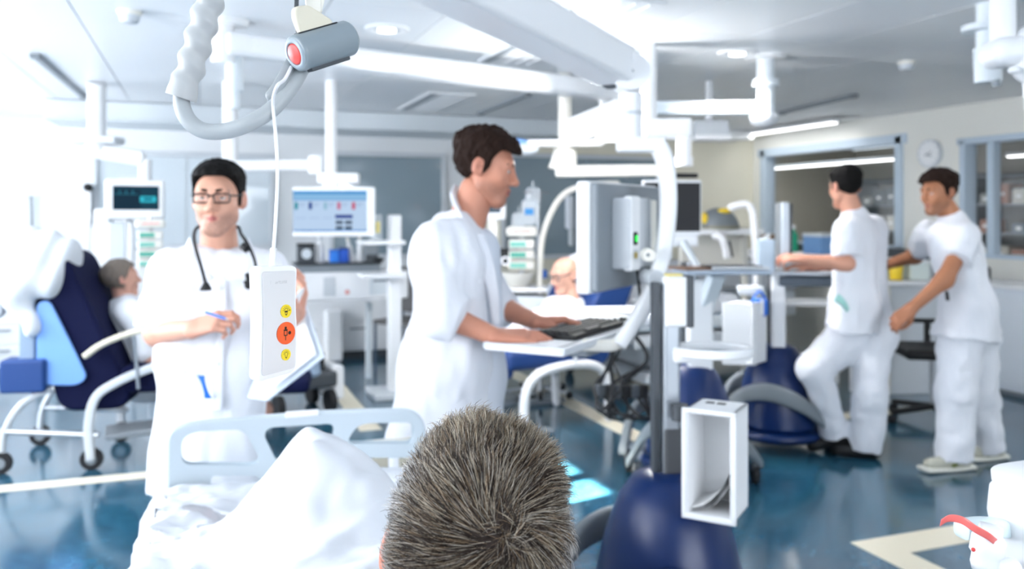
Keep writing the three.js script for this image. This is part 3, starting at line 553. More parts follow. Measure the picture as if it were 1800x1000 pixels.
// ------------------------------------------------------------------ doctor with stethoscope, on the left
{
  const d = 3.05, S = (x, y, k = 0) => at(x, y, d + k), n = FW.clone();
  const neck = S(386, 440, 0.03), chestC = S(380, 520), waist = S(372, 640), hip = S(372, 705), base = V(hip.x, 0, hip.z);
  const shL = S(298, 474), elL = S(278, 585, -0.02), wrL = S(340, 578, -0.22), shR = S(462, 476), elR = S(492, 592, -0.02), wrR = S(522, 548, -0.2);
  const fl = (v) => V(v.x, 0.0, v.z), ft = side2(base, RT, 0.1);
  const P = person('doctor with black glasses and stethoscope holding a blue pen', {
    base, tone: 0xdba58c, lip: 0xb86a63, stubble: 0x6b5852, stubbleAmount: 0.62,
    head: { pos: S(384, 352, -0.02), fwd: dirv(0.1, -0.02, -1), up: dirv(0.0, 1, 0), s: 1.04, fine: true },
    skin: [bone(S(384, 398, 0.02), neck, 0.062, 0.066), bone(shL, elL, 0.05, 0.042), bone(shR, elR, 0.05, 0.042), bone(elR, wrR, 0.042, 0.028), bone(elL, wrL, 0.044, 0.029), bone(chestC, waist, 0.1, 0.1, { n, q: 1.4 }),
      bone(hip.clone().addScaledVector(RT, -0.09), ft[1].clone().setY(0.09), 0.075, 0.045), bone(hip.clone().addScaledVector(RT, 0.09), ft[0].clone().setY(0.09), 0.075, 0.045)],
    hands: [{ from: elL.clone().lerp(wrL, 0.6), wrist: wrL, dir: dirv(0.85, 0.3, -0.25), back: dirv(-0.3, 0.6, -0.7), side: 1, curl: [1.0, 1.15, 1.25, 1.3], thumb: 0.9, s: 1.05 },
      { from: elR.clone().lerp(wrR, 0.6), wrist: wrR, dir: dirv(0.25, 0.75, -0.35), back: dirv(0.7, -0.3, 0.6), side: 1, curl: [0.5, 0.5, 0.55, 0.6], thumb: 0.6, s: 1.05 }],
    hair: { geo: shortHair, mat: M.hairBlack }, browMat: M.hairBlack,
    clothes: [
      { name: 'tunic', mat: M.cloth, k: 0.06, cell: 0.009, warp: folds(0.024, 10, 4.5, 2), prims: [
        bone(shL, shR, 0.062, 0.062), bone(S(340, 500), S(345, 640), 0.125, 0.12, { n, q: 1.15 }), bone(S(420, 500), S(405, 640), 0.125, 0.12, { n, q: 1.15 }),
        bone(S(345, 640), V(base.x, 0.5, base.z).addScaledVector(RT, -0.07), 0.125, 0.14, { n, q: 1.1, flat: true }), bone(S(405, 640), V(base.x, 0.5, base.z).addScaledVector(RT, 0.06), 0.125, 0.14, { n, q: 1.1, flat: true }),
        bone(shL, elL.clone().lerp(shL, 0.12), 0.068, 0.073, { flat: true, k: 0.05 }), bone(shR, elR.clone().lerp(shR, 0.12), 0.068, 0.073, { flat: true, k: 0.05 })] },
      { name: 'trousers', mat: M.cloth, cell: 0.012, prims: [bone(hip.clone().addScaledVector(RT, -0.09), ft[1].clone().setY(0.06), 0.1, 0.075, { flat: true, k: 0.03 }), bone(hip.clone().addScaledVector(RT, 0.09), ft[0].clone().setY(0.06), 0.1, 0.075, { flat: true, k: 0.03 })] },
      { name: 'shoe', mat: M.white, cell: 0.008, k: 0.02, prims: [bone(ft[0].clone().setY(0.045), ft[0].clone().setY(0.035).addScaledVector(FW, -0.16), 0.044, 0.034)] },
      { name: 'shoe', mat: M.white, cell: 0.008, k: 0.02, prims: [bone(ft[1].clone().setY(0.045), ft[1].clone().setY(0.035).addScaledVector(FW, -0.16), 0.044, 0.034)] }] });
  glasses(P, M.blackGloss, 0.0027, 0.0155);
  // open collar
  const col = (s) => { const a = S(385 + s * 52, 416, 0.0), b = S(385 + s * 46, 440, -0.05), c = S(388 + s * 16, 490, -0.115), e = S(388 + s * 44, 492, -0.115), f = S(385 + s * 66, 446, -0.02), g = new THREE.BufferGeometry(); g.setAttribute('position', new THREE.Float32BufferAttribute([a, b, c, e, f].flatMap((v) => arr(v)), 3)); g.setIndex([0, 1, 4, 1, 3, 4, 1, 2, 3]); const q = g.toNonIndexed(); q.computeVertexNormals(); return q; };
  const t2 = (g) => { const a = g.clone(), b = g.clone().translate(0, 0, -0.006); return flatG([a, b]); };
  for (const s of [1, -1]) wpart('collar', t2(col(s)), M.cloth, P.root);
  wpart('placket', sweep([S(392, 492, -0.118), S(390, 560, -0.128), S(386, 640, -0.125), S(384, 720, -0.13)], RT, 0.03, 0.012, 16, 10), M.cloth, P.root);
  for (const [x, y] of [[424, 488], [420, 560], [414, 640]]) wpart('button', sph(0.006, ...arr(S(x - 30, y, -0.155))), M.lightGrey, P.root);
  wpart('blue_tag', sweep([S(353, 660, -0.15), S(357, 672, -0.152), S(362, 688, -0.152), S(366, 700, -0.15)], RT, (u) => 0.026 - 0.012 * Math.sin(u * Math.PI), 0.006, 14, 10), M.blue, P.root);
  // stethoscope: a thing of its own round his neck
  const st = thing('stethoscope', 'black stethoscope hanging round the neck of the doctor with glasses', 'stethoscope', S(385, 480, -0.1));
  wpart('tubing', [tube([S(362, 500, -0.165), S(354, 470, -0.15), S(344, 436, -0.1), S(341, 412, -0.035), S(352, 398, 0.06), S(385, 396, 0.095), S(416, 398, 0.05), S(424, 412, -0.04), S(438, 434, -0.09), S(450, 470, -0.13), S(446, 512, -0.14)], 0.0058, 110, 10)], M.rubber, st);
  const cp = lathe([[0, 0.012], [0.008, 0.012], [0.018, -0.006], [0.02, -0.014], [0, -0.014]]); cp.translate(...arr(S(362, 503, -0.165))); wpart('chest_piece', cp, M.black, st);
  wpart('yoke', [rod(S(427, 432, -0.09), S(434, 438, -0.1), 0.014, 14), rod(S(434, 480, -0.15), S(440, 508, -0.15), 0.008, 10), rod(S(444, 490, -0.15), S(430, 498, -0.15), 0.008, 10), sph(0.012, ...arr(S(436, 502, -0.155)))], M.black, st);
  const pen = thing('pen', 'blue pen in the right hand of the stethoscope doctor', 'pen', S(375, 552, -0.3));
  wpart('barrel', rod(S(362, 549, -0.31), S(396, 560, -0.36), 0.0045, 12), M.blue, pen); wpart('tip', rod(S(396, 560, -0.36), S(401, 562, -0.367), 0.0022, 10), M.steel, pen);
  const fo = thing('folder', 'pale blue-grey folder hanging from the stethoscope doctor\'s left hand', 'folder', S(500, 600, -0.2));
  const quadG = (P4, t) => { const g = new THREE.BufferGeometry(), nn = new THREE.Vector3().crossVectors(P4[1].clone().sub(P4[0]), P4[2].clone().sub(P4[0])).setLength(t), Q = [...P4, ...P4.map((p) => p.clone().add(nn))]; g.setAttribute('position', new THREE.Float32BufferAttribute(Q.flatMap((v) => arr(v)), 3)); g.setIndex([0, 2, 1, 0, 3, 2, 4, 5, 6, 4, 6, 7, 0, 1, 5, 0, 5, 4, 1, 2, 6, 1, 6, 5, 2, 3, 7, 2, 7, 6, 3, 0, 4, 3, 4, 7]); const q = g.toNonIndexed(); q.computeVertexNormals(); return q; };
  wpart('cover', quadG([S(436, 700, -0.12), S(470, 706, -0.16), S(571, 628, -0.16), S(521, 488, -0.14)].concat([]), 0.008), std(0xdbe5f0, 0.6), fo);
  wpart('sheet', quadG([S(450, 560, -0.15), S(470, 690, -0.175), S(556, 622, -0.175), S(516, 500, -0.155)], 0.002), M.paper, fo);
  const nt = thing('note_card', 'small white note card in the stethoscope doctor\'s left hand', 'paper', S(525, 522, -0.28));
  wpart('card', quadG([S(512, 536, -0.3), S(528, 510, -0.32), S(537, 506, -0.28), S(520, 545, -0.26)], 0.004), M.paper, nt);
}
// ------------------------------------------------------------------ tall doctor in profile at the keyboard
{
  const d = 3.06, S = (x, y, k = 0) => at(x, y, d + k), n = RT.clone();
  const hip = S(790, 660), base = V(hip.x, 0, hip.z), neck = S(812, 398), shN = S(772, 432, -0.15), elN = S(775, 552, -0.24), wrN = S(872, 592, -0.24), shF = S(820, 432, 0.16), elF = S(880, 540, 0.2), wrF = S(945, 567, 0.08), ft = side2(base, FW, 0.11);
  const P = person('tall dark-haired doctor in a long white coat typing at the keyboard', {
    base, tone: 0xc98a70, lip: 0xa25a50, stubble: 0x5a443a, stubbleAmount: 0.45, gaze: [0, -0.002],
    head: { pos: S(853, 297, 0), fwd: dirv(0.96, -0.24, -0.1), up: dirv(0.22, 1, 0), s: 1.05, fine: true },
    skin: [bone(S(838, 335), S(818, 400), 0.062, 0.068), bone(shN, elN, 0.05, 0.042), bone(elN, wrN, 0.046, 0.03), bone(shF, elF, 0.05, 0.042), bone(elF, wrF, 0.044, 0.03), bone(S(805, 470), S(790, 640), 0.1, 0.1),
      bone(hip.clone().addScaledVector(FW, -0.09), ft[1].clone().setY(0.09), 0.08, 0.05), bone(hip.clone().addScaledVector(FW, 0.09), ft[0].clone().setY(0.09), 0.08, 0.05)],
    hands: [{ from: elN.clone().lerp(wrN, 0.6), wrist: wrN, dir: dirv(0.97, 0.02, 0.12), back: dirv(-0.05, 1, -0.35), side: 1, curl: [0.35, 0.32, 0.35, 0.4], thumb: 0.3, s: 1.1 },
      { from: elF.clone().lerp(wrF, 0.6), wrist: wrF, dir: dirv(0.95, 0.12, 0.05), back: dirv(-0.05, 1, 0.1), side: -1, curl: [0.85, 0.8, 0.75, 0.7], thumb: 0.4, s: 1.08 }],
    hair: { geo: sweptHair, mat: M.hairBrown }, browMat: M.hairBrown,
    clothes: [
      { name: 'lab_coat', mat: M.cloth, k: 0.07, cell: 0.009, warp: folds(0.03, 8, 3, 6), prims: [
        bone(shN, shF, 0.078, 0.075), bone(S(800, 412), S(792, 460), 0.085, 0.12), bone(S(798, 470, -0.06), S(782, 640, -0.06), 0.128, 0.135), bone(S(800, 470, 0.08), S(790, 640, 0.08), 0.128, 0.135),
        bone(S(772, 640, -0.05), V(base.x, 0.42, base.z).addScaledVector(RT, -0.08), 0.13, 0.185, { flat: true }), bone(S(812, 640, 0.02), V(base.x, 0.42, base.z).addScaledVector(RT, 0.06), 0.13, 0.165, { flat: true }),
        bone(shN, elN.clone().add(V(0, 0.01, 0)), 0.082, 0.07, { k: 0.05 }), bone(elN, elN.clone().lerp(wrN, 0.24), 0.07, 0.066, { flat: true, k: 0.03 }), bone(shF, elF, 0.075, 0.066, { k: 0.05 }), bone(elF, elF.clone().lerp(wrF, 0.2), 0.064, 0.06, { flat: true, k: 0.03 })] },
      { name: 'tunic', mat: std(0xd6dbe3, 0.85), cell: 0.012, prims: [bone(S(838, 440), S(835, 660), 0.085, 0.11), bone(S(835, 660), V(base.x, 0.52, base.z).addScaledVector(RT, 0.06), 0.1, 0.14, { flat: true })] },
      { name: 'trousers', mat: M.cloth, cell: 0.012, prims: [bone(hip.clone().addScaledVector(FW, -0.09), ft[1].clone().setY(0.06), 0.1, 0.075, { flat: true, k: 0.03 }), bone(hip.clone().addScaledVector(FW, 0.09), ft[0].clone().setY(0.06), 0.1, 0.075, { flat: true, k: 0.03 })] },
      { name: 'shoe', mat: M.white, cell: 0.008, prims: [bone(ft[0].clone().setY(0.045), ft[0].clone().setY(0.035).addScaledVector(RT, 0.16), 0.044, 0.034)] },
      { name: 'shoe', mat: M.white, cell: 0.008, prims: [bone(ft[1].clone().setY(0.045), ft[1].clone().setY(0.035).addScaledVector(RT, 0.16), 0.044, 0.034)] }] });
  // turned-down collar, lapel and rolled cuff
  wpart('collar', sweep([S(806, 336, 0.06), S(800, 352, -0.04), S(812, 382, -0.11), S(836, 420, -0.12), S(848, 448, -0.1)], dirv(-0.5, 0.8, -0.3), (u) => 0.06 - 0.02 * u, 0.014, 30, 12), M.cloth, P.root);
  wpart('lapel', sweep([S(836, 412, -0.115), S(852, 450, -0.13), S(866, 510, -0.13), S(872, 570, -0.1)], RT, (u) => 0.062 - 0.035 * u, 0.014, 24, 12), M.cloth, P.root);
  wpart('cuff', rod(elN.clone().lerp(wrN, 0.12), elN.clone().lerp(wrN, 0.27), 0.069, 28), M.cloth, P.root);
  wpart('breast_pocket', sweep([S(806, 488, -0.19), S(845, 494, -0.18)], UP, 0.012, 0.006, 8, 8), M.cloth, P.root);
}
// ------------------------------------------------------------------ nurse seen from behind at the cart
{
  const d = 5.1, S = (x, y, k = 0) => at(x, y, d + k), n = dirv(-0.75, 0, 0.6), lt = new THREE.Vector3().crossVectors(UP, n);
  const hip = S(1515, 585), base = V(hip.x, 0, hip.z), shN = S(1490, 404, -0.12), elN = S(1490, 464, -0.14), wrN = S(1412, 456, -0.1), shF = S(1532, 402, 0.12), elF = S(1500, 470, 0.3), wrF = S(1420, 470, 0.25);
  const kn1 = S(1530, 690, -0.03), an1 = S(1522, 768, 0.03), kn2 = S(1432, 650, 0.0), an2 = S(1468, 748, 0.12), h1 = S(1535, 590, -0.02), h2 = S(1490, 590, 0.05), ff = dirv(-0.9, 0, 0.25);
  const g1 = an1.clone().setY(0.06), g2 = an2.clone().setY(0.13);
  const P = person('dark-haired nurse in white seen from behind, stepping up to the cart', {
    base, tone: 0xd39a80, head: { pos: S(1486, 330), fwd: dirv(-0.28, -0.1, 0.95), s: 0.98 }, noEyes: true, hair: { geo: shortHair, mat: M.hairBlack },
    skin: [bone(S(1490, 348), S(1503, 388), 0.058, 0.062), bone(shN, elN, 0.05, 0.043), bone(elN, wrN, 0.045, 0.03), bone(shF, elF, 0.05, 0.043), bone(elF, wrF, 0.045, 0.03), bone(S(1510, 440), hip, 0.08, 0.08),
      bone(h1, kn1, 0.065, 0.05), bone(kn1, g1, 0.05, 0.04), bone(h2, kn2, 0.065, 0.05), bone(kn2, g2, 0.05, 0.04)],
    hands: [{ from: elN.clone().lerp(wrN, 0.6), wrist: wrN, dir: dirv(-0.95, 0.12, 0.1), back: dirv(0.1, 0.8, -0.6), side: -1, curl: [0.8, 0.9, 0.95, 1.0], thumb: 0.6, cell: 0.005 }, { from: elF.clone().lerp(wrF, 0.6), wrist: wrF, dir: dirv(-0.95, 0.1, 0.0), back: dirv(0, 1, 0), side: 1, curl: [0.7, 0.7, 0.7, 0.7], cell: 0.005 }],
    clothes: [
      { name: 'tunic', mat: M.cloth, k: 0.06, cell: 0.01, warp: folds(0.026, 9, 4, 20), prims: [
        bone(shN, shF, 0.066, 0.066), bone(S(1502, 384), S(1506, 430), 0.075, 0.11), bone(S(1500, 430, -0.05), S(1502, 545, -0.06), 0.125, 0.13), bone(S(1522, 430, 0.06), S(1520, 545, 0.06), 0.12, 0.13), bone(S(1500, 540, -0.06), S(1496, 580, -0.06), 0.135, 0.155, { flat: true }), bone(S(1522, 540, 0.05), S(1528, 580, 0.05), 0.135, 0.15, { flat: true }),
        bone(shN, elN.clone().lerp(shN, 0.3), 0.068, 0.073, { flat: true, k: 0.04 }), bone(shF, elF.clone().lerp(shF, 0.3), 0.068, 0.073, { flat: true, k: 0.04 })] },
      { name: 'trousers', mat: M.cloth, k: 0.05, cell: 0.01, warp: folds(0.022, 10, 7, 30), prims: [bone(h1, kn1, 0.115, 0.092), bone(kn1, g1, 0.092, 0.082, { flat: true }), bone(h2, kn2, 0.115, 0.092), bone(kn2, g2, 0.092, 0.08, { flat: true }), bone(h1, h2, 0.12, 0.12)] },
      { name: 'shoe', mat: M.black, cell: 0.008, k: 0.02, prims: [bone(g1.clone().setY(0.052).addScaledVector(ff, -0.04), g1.clone().setY(0.04).addScaledVector(ff, 0.15), 0.052, 0.038), bone(g1.clone().setY(0.06), g1.clone().setY(0.11), 0.05, 0.048)] },
      { name: 'shoe', mat: M.black, cell: 0.008, k: 0.02, prims: [bone(g2.clone().setY(0.12).addScaledVector(ff, -0.06), g2.clone().setY(0.045).addScaledVector(ff, 0.13), 0.05, 0.04), bone(g2.clone().setY(0.12), g2.clone().setY(0.16), 0.05, 0.048)] }] });
  wpart('pocket_gloves', sweep([S(1470, 522, -0.2), S(1482, 532, -0.215), S(1490, 545, -0.21)], dirv(0.5, 0.8, 0), (u) => 0.05 * (1 - 0.5 * u), 0.02, 12, 10), std(0xa6dcd2, 0.6), P.root);
  wpart('collar', rod(S(1500, 376), S(1504, 386), 0.07, 24), M.cloth, P.root);
}
// ------------------------------------------------------------------ nurse leaning on the desk, on the right
{
  const d = 4.95, S = (x, y, k = 0) => at(x, y, d + k);
  const hip = S(1705, 590), base = V(hip.x, 0, hip.z), shN = S(1698, 418, -0.13), elN = S(1660, 492, -0.2), wrN = S(1602, 542, -0.22), shF = S(1632, 412, 0.16), elF = S(1608, 450, 0.36), wrF = S(1556, 466, 0.55);
  const h1 = S(1690, 600, -0.06), h2 = S(1715, 600, 0.07), kn1 = S(1680, 690, -0.07), kn2 = S(1722, 692, 0.1), g1 = S(1678, 795, -0.06).setY(0.07), g2 = S(1738, 785, 0.15).setY(0.07), ff = dirv(-0.95, 0, -0.25);
  const P = person('brown-haired nurse in white leaning forward with one hand on the desk', {
    base, tone: 0xb67a58, lip: 0x96574a, stubble: 0x4c3a30, stubbleAmount: 0.5, lid: std(0xb67a58, 0.55),
    head: { pos: S(1650, 340), fwd: dirv(-0.93, -0.12, -0.3), up: dirv(-0.1, 1, 0), s: 1.0 }, hair: { geo: sweptHair, mat: M.hairBrown }, browMat: M.hairBrown,
    skin: [bone(S(1660, 362), S(1680, 394), 0.058, 0.064), bone(shN, elN, 0.05, 0.044), bone(elN, wrN, 0.044, 0.031), bone(shF, elF, 0.05, 0.044), bone(elF, wrF, 0.044, 0.031), bone(S(1685, 450), hip, 0.08, 0.08),
      bone(h1, kn1, 0.065, 0.05), bone(kn1, g1, 0.05, 0.04), bone(h2, kn2, 0.065, 0.05), bone(kn2, g2, 0.05, 0.04)],
    hands: [{ from: elN.clone().lerp(wrN, 0.6), wrist: wrN, dir: dirv(-0.75, -0.6, 0.0), back: dirv(-0.3, 0.5, -0.8), side: 1, curl: [0.9, 1.0, 1.1, 1.2], thumb: 0.7, s: 1.08, cell: 0.005 }, { from: elF.clone().lerp(wrF, 0.6), wrist: wrF, dir: dirv(-1, 0, 0), back: dirv(0, 1, 0), side: -1, curl: [0.5, 0.5, 0.5, 0.5], cell: 0.006 }],
    clothes: [
      { name: 'tunic', mat: M.cloth, k: 0.06, cell: 0.01, warp: folds(0.026, 9, 4, 41), prims: [
        bone(shN, shF, 0.07, 0.068), bone(S(1676, 392), S(1680, 430), 0.075, 0.11), bone(S(1678, 432, -0.06), S(1700, 550, -0.06), 0.128, 0.135), bone(S(1678, 432, 0.08), S(1702, 550, 0.07), 0.125, 0.135), bone(S(1700, 545, -0.06), S(1694, 592, -0.06), 0.14, 0.165, { flat: true }), bone(S(1702, 545, 0.06), S(1708, 592, 0.06), 0.14, 0.165, { flat: true }),
        bone(shN, elN.clone().lerp(shN, 0.52), 0.07, 0.078, { flat: true, k: 0.04 }), bone(shF, elF.clone().lerp(shF, 0.4), 0.07, 0.074, { flat: true, k: 0.04 })] },
      { name: 'trousers', mat: M.cloth, k: 0.05, cell: 0.01, warp: folds(0.022, 10, 7, 52), prims: [bone(h1, kn1, 0.12, 0.1), bone(kn1, g1, 0.1, 0.095, { flat: true }), bone(h2, kn2, 0.12, 0.1), bone(kn2, g2, 0.1, 0.09, { flat: true })] },
      ...[[g1, 0], [g2, 1]].map(([g]) => ({ name: 'shoe', mat: std(0xb9b8a8, 0.6), cell: 0.008, k: 0.03, prims: [bone(g.clone().setY(0.05).addScaledVector(ff, -0.06), g.clone().setY(0.045).addScaledVector(ff, 0.17), 0.045, 0.036), bone(g.clone().setY(0.07).addScaledVector(ff, -0.03), g.clone().setY(0.07).addScaledVector(ff, 0.05), 0.045, 0.035)] }))] });
  for (const g of [g1, g2]) {
    wpart('shoe_sole', sweep([g.clone().setY(0.018).addScaledVector(ff, -0.11), g.clone().setY(0.014).addScaledVector(ff, 0.05), g.clone().setY(0.022).addScaledVector(ff, 0.215)], new THREE.Vector3().crossVectors(ff, UP), 0.1, 0.028, 20, 14), std(0xe6e5da, 0.6), P.root);
    wpart('shoe_stripe', sweep([g.clone().setY(0.05).addScaledVector(ff, -0.102).addScaledVector(FW, -0.012), g.clone().setY(0.075).addScaledVector(ff, -0.05).addScaledVector(FW, -0.045), g.clone().setY(0.04).addScaledVector(ff, 0.04).addScaledVector(FW, -0.048)], UP, 0.022, 0.012, 16, 8), std(0x6f7a2c, 0.6), P.root);
  }
  wpart('collar', rod(S(1670, 380), S(1678, 392), 0.072, 24), M.cloth, P.root);
  wpart('pen_clip', sweep([S(1664, 512, -0.2), S(1666, 528, -0.2)], RT, 0.02, 0.012, 8, 8), M.black, P.root);
}
// ------------------------------------------------------------------ seated patient seen from behind, left
{
  const d = 5.35, S = (x, y, k = 0) => at(x, y, d + k), hip = S(262, 668), base = V(hip.x, 0, hip.z);
  person('grey-haired patient sitting in the recliner with his back turned', {
    base, tone: 0xd2a08c, noEyes: true, head: { pos: S(213, 490), fwd: dirv(0.75, 0.05, 0.62), s: 0.98 }, hair: { geo: elderHair, mat: M.hairGrey },
    skin: [bone(S(212, 505), S(222, 540), 0.055, 0.06), bone(S(225, 560), hip, 0.11, 0.11), bone(hip, S(420, 640, 0.1), 0.08, 0.06), bone(S(420, 640, 0.1), S(470, 720, 0.15), 0.055, 0.04), bone(S(240, 560, -0.18), S(262, 630, -0.2), 0.045, 0.04), bone(S(262, 630, -0.2), S(330, 625, -0.1), 0.04, 0.03)],
    hands: [{ from: S(310, 625, -0.12), wrist: S(330, 625, -0.1), dir: dirv(1, -0.1, 0), back: dirv(0, 1, 0), side: 1, cell: 0.006 }],
    clothes: [{ name: 'gown', mat: M.gown, k: 0.07, cell: 0.012, warp: folds(0.02, 8, 5, 61), prims: [bone(S(222, 545, -0.15), S(222, 545, 0.18), 0.075, 0.075), bone(S(226, 560), S(258, 660), 0.14, 0.16), bone(S(238, 555, -0.18), S(258, 622, -0.2), 0.07, 0.06), bone(S(258, 660), S(330, 655, 0.1), 0.14, 0.12)] },
      { name: 'trousers', mat: M.greyBlueCloth, k: 0.05, cell: 0.012, warp: folds(0.014, 8, 6, 66), prims: [bone(S(300, 655, 0.08), S(525, 585, 0.16), 0.11, 0.085), bone(S(525, 585, 0.16), S(545, 660, 0.2), 0.085, 0.065, { flat: true })] }] });
}
// ------------------------------------------------------------------ bald seated patient in the middle distance
{
  const d = 6.05, S = (x, y, k = 0) => at(x, y, d + k), hip = S(990, 590), base = V(hip.x, 0, hip.z);
  const P = person('bald patient with dark glasses and a white gown sitting at the back', {
    base, tone: 0xd8a690, head: { pos: S(993, 484), fwd: dirv(-0.78, -0.22, -0.55), up: dirv(-0.05, 1, 0), s: 1.05 }, hair: { geo: fringeHair, mat: M.hairSand }, browMat: M.hairGrey,
    skin: [bone(S(1000, 502), S(1006, 530), 0.052, 0.056), bone(S(1003, 562), hip, 0.09, 0.09), bone(S(973, 552, -0.12), S(950, 582, -0.15), 0.045, 0.04)],
    clothes: [{ name: 'gown', mat: M.cloth, k: 0.08, cell: 0.012, warp: folds(0.02, 8, 5, 71), prims: [bone(S(976, 542, -0.14), S(1026, 538, 0.16), 0.075, 0.075), bone(S(1002, 556), S(990, 592), 0.13, 0.17), bone(S(973, 548, -0.14), S(948, 580, -0.16), 0.07, 0.065), bone(S(990, 590), S(900, 585, 0.1), 0.16, 0.12)] }] });
  glasses(P, M.darkGrey, 0.003, 0.016);
}

// ================================================================== THE NEAR BED AND ITS PATIENT
const SY = Math.sin(YAW), CYW = Math.cos(YAW);
function onZ(px, py, z) { const k = (px - 900) / 1500, d = -z / (CYW - k * SY); return at(px, py, d); }   // a point on the plane of a given z
const BED = { x: 0.3, w: 0.78, top: 0.66 };
{
  const t = thing('hospital_bed', 'near hospital bed with a pale grey slotted footboard', 'bed', [BED.x, 0, -1.6]);
  const zf = -2.7, Q = (x, y) => { const p = onZ(x, y, zf); return [p.x - BED.x, p.y]; };
  const s = roundPoly([[299, 1010], [299, 760, 0.035], [326, 746, 0.05], [480, 733, 0.1], [600, 724, 0.1], [742, 721, 0.075], [744, 1010]].map(([x, y, r]) => [...Q(x, y), r]), 0.02);
  const hole = (P, r) => s.holes.push(roundPoly(P.map(([x, y]) => Q(x, y)), r, new THREE.Path()));
  hole([[319, 814], [319, 768], [345, 756], [428, 752], [457, 805], [448, 815]], 0.03);
  hole([[463, 764], [470, 749], [584, 742], [588, 758], [560, 850], [506, 850]], 0.025);
  hole([[607, 777], [622, 750], [640, 742], [725, 740], [726, 777]], 0.025);
  hole([[370, 845], [372, 833], [452, 833], [458, 846], [452, 859], [372, 859]], 0.014);
  hole([[604, 802], [727, 802], [727, 985], [596, 985]], 0.02);
  const g = extrude(s, 0.036, 0.008); g.translate(0, 0, zf + 1.6 - 0.018);
  part('footboard', g, M.bedGrey, t);
  const gr = onZ(530, 727, zf); part('grip_label', bx(0.1, 0.02, 0.008, gr.x - BED.x, gr.y + 0.004, zf + 1.6 + 0.019, 0.004), M.white, t);
  // lower cross rail with clamps behind the footboard's right bay
  const ra = onZ(600, 788, zf - 0.05), rb = onZ(735, 786, zf - 0.05);
  part('cross_rail', bx(rb.x - ra.x, 0.034, 0.03, (ra.x + rb.x) / 2 - BED.x, ra.y, zf + 1.55, 0.01), M.offWhite, t);
  for (const x of [668, 716]) { const c = onZ(x, 815, zf - 0.05); part('clamp', [bx(0.05, 0.09, 0.045, c.x - BED.x, c.y, zf + 1.55, 0.01)], M.cream, t); }
  const dk = onZ(665, 845, zf - 0.07); part('control_panel', bx(0.2, 0.045, 0.03, dk.x - BED.x + 0.03, dk.y, zf + 1.53, 0.006), M.midGrey, t);
  part('mattress', [bx(BED.w, 0.14, 1.4, 0, BED.top - 0.07, -0.32, 0.05, 4)], M.sheet, t);
  const bk = bx(BED.w, 0.13, 0.98, 0, 0, 0, 0.05, 4); bk.rotateX(-0.42); bk.translate(0, BED.top + 0.1, 0.82); part('raised_back_mattress', bk, M.sheet, t);
  part('frame', [bx(BED.w + 0.06, 0.06, 2.1, 0, 0.47, 0.02, 0.015), bx(0.5, 0.12, 1.5, 0, 0.36, 0, 0.02), beam([-0.2, 0.36, -0.5], [-0.2, 0.16, 0.3], 0.06, 0.06), beam([0.2, 0.36, -0.5], [0.2, 0.16, 0.3], 0.06, 0.06), bx(0.62, 0.07, 1.7, 0, 0.17, 0, 0.02)], M.lightGrey, t);
  for (const [x, z] of [[-0.3, -0.85], [0.3, -0.85], [-0.3, 0.85], [0.3, 0.85]]) { const w = part('wheel', cylX(0.075, 0.035, x, 0.075, z), M.rubber, t); part('hub', cylX(0.035, 0.04, x, 0.075, z), M.lightGrey, w); }
}
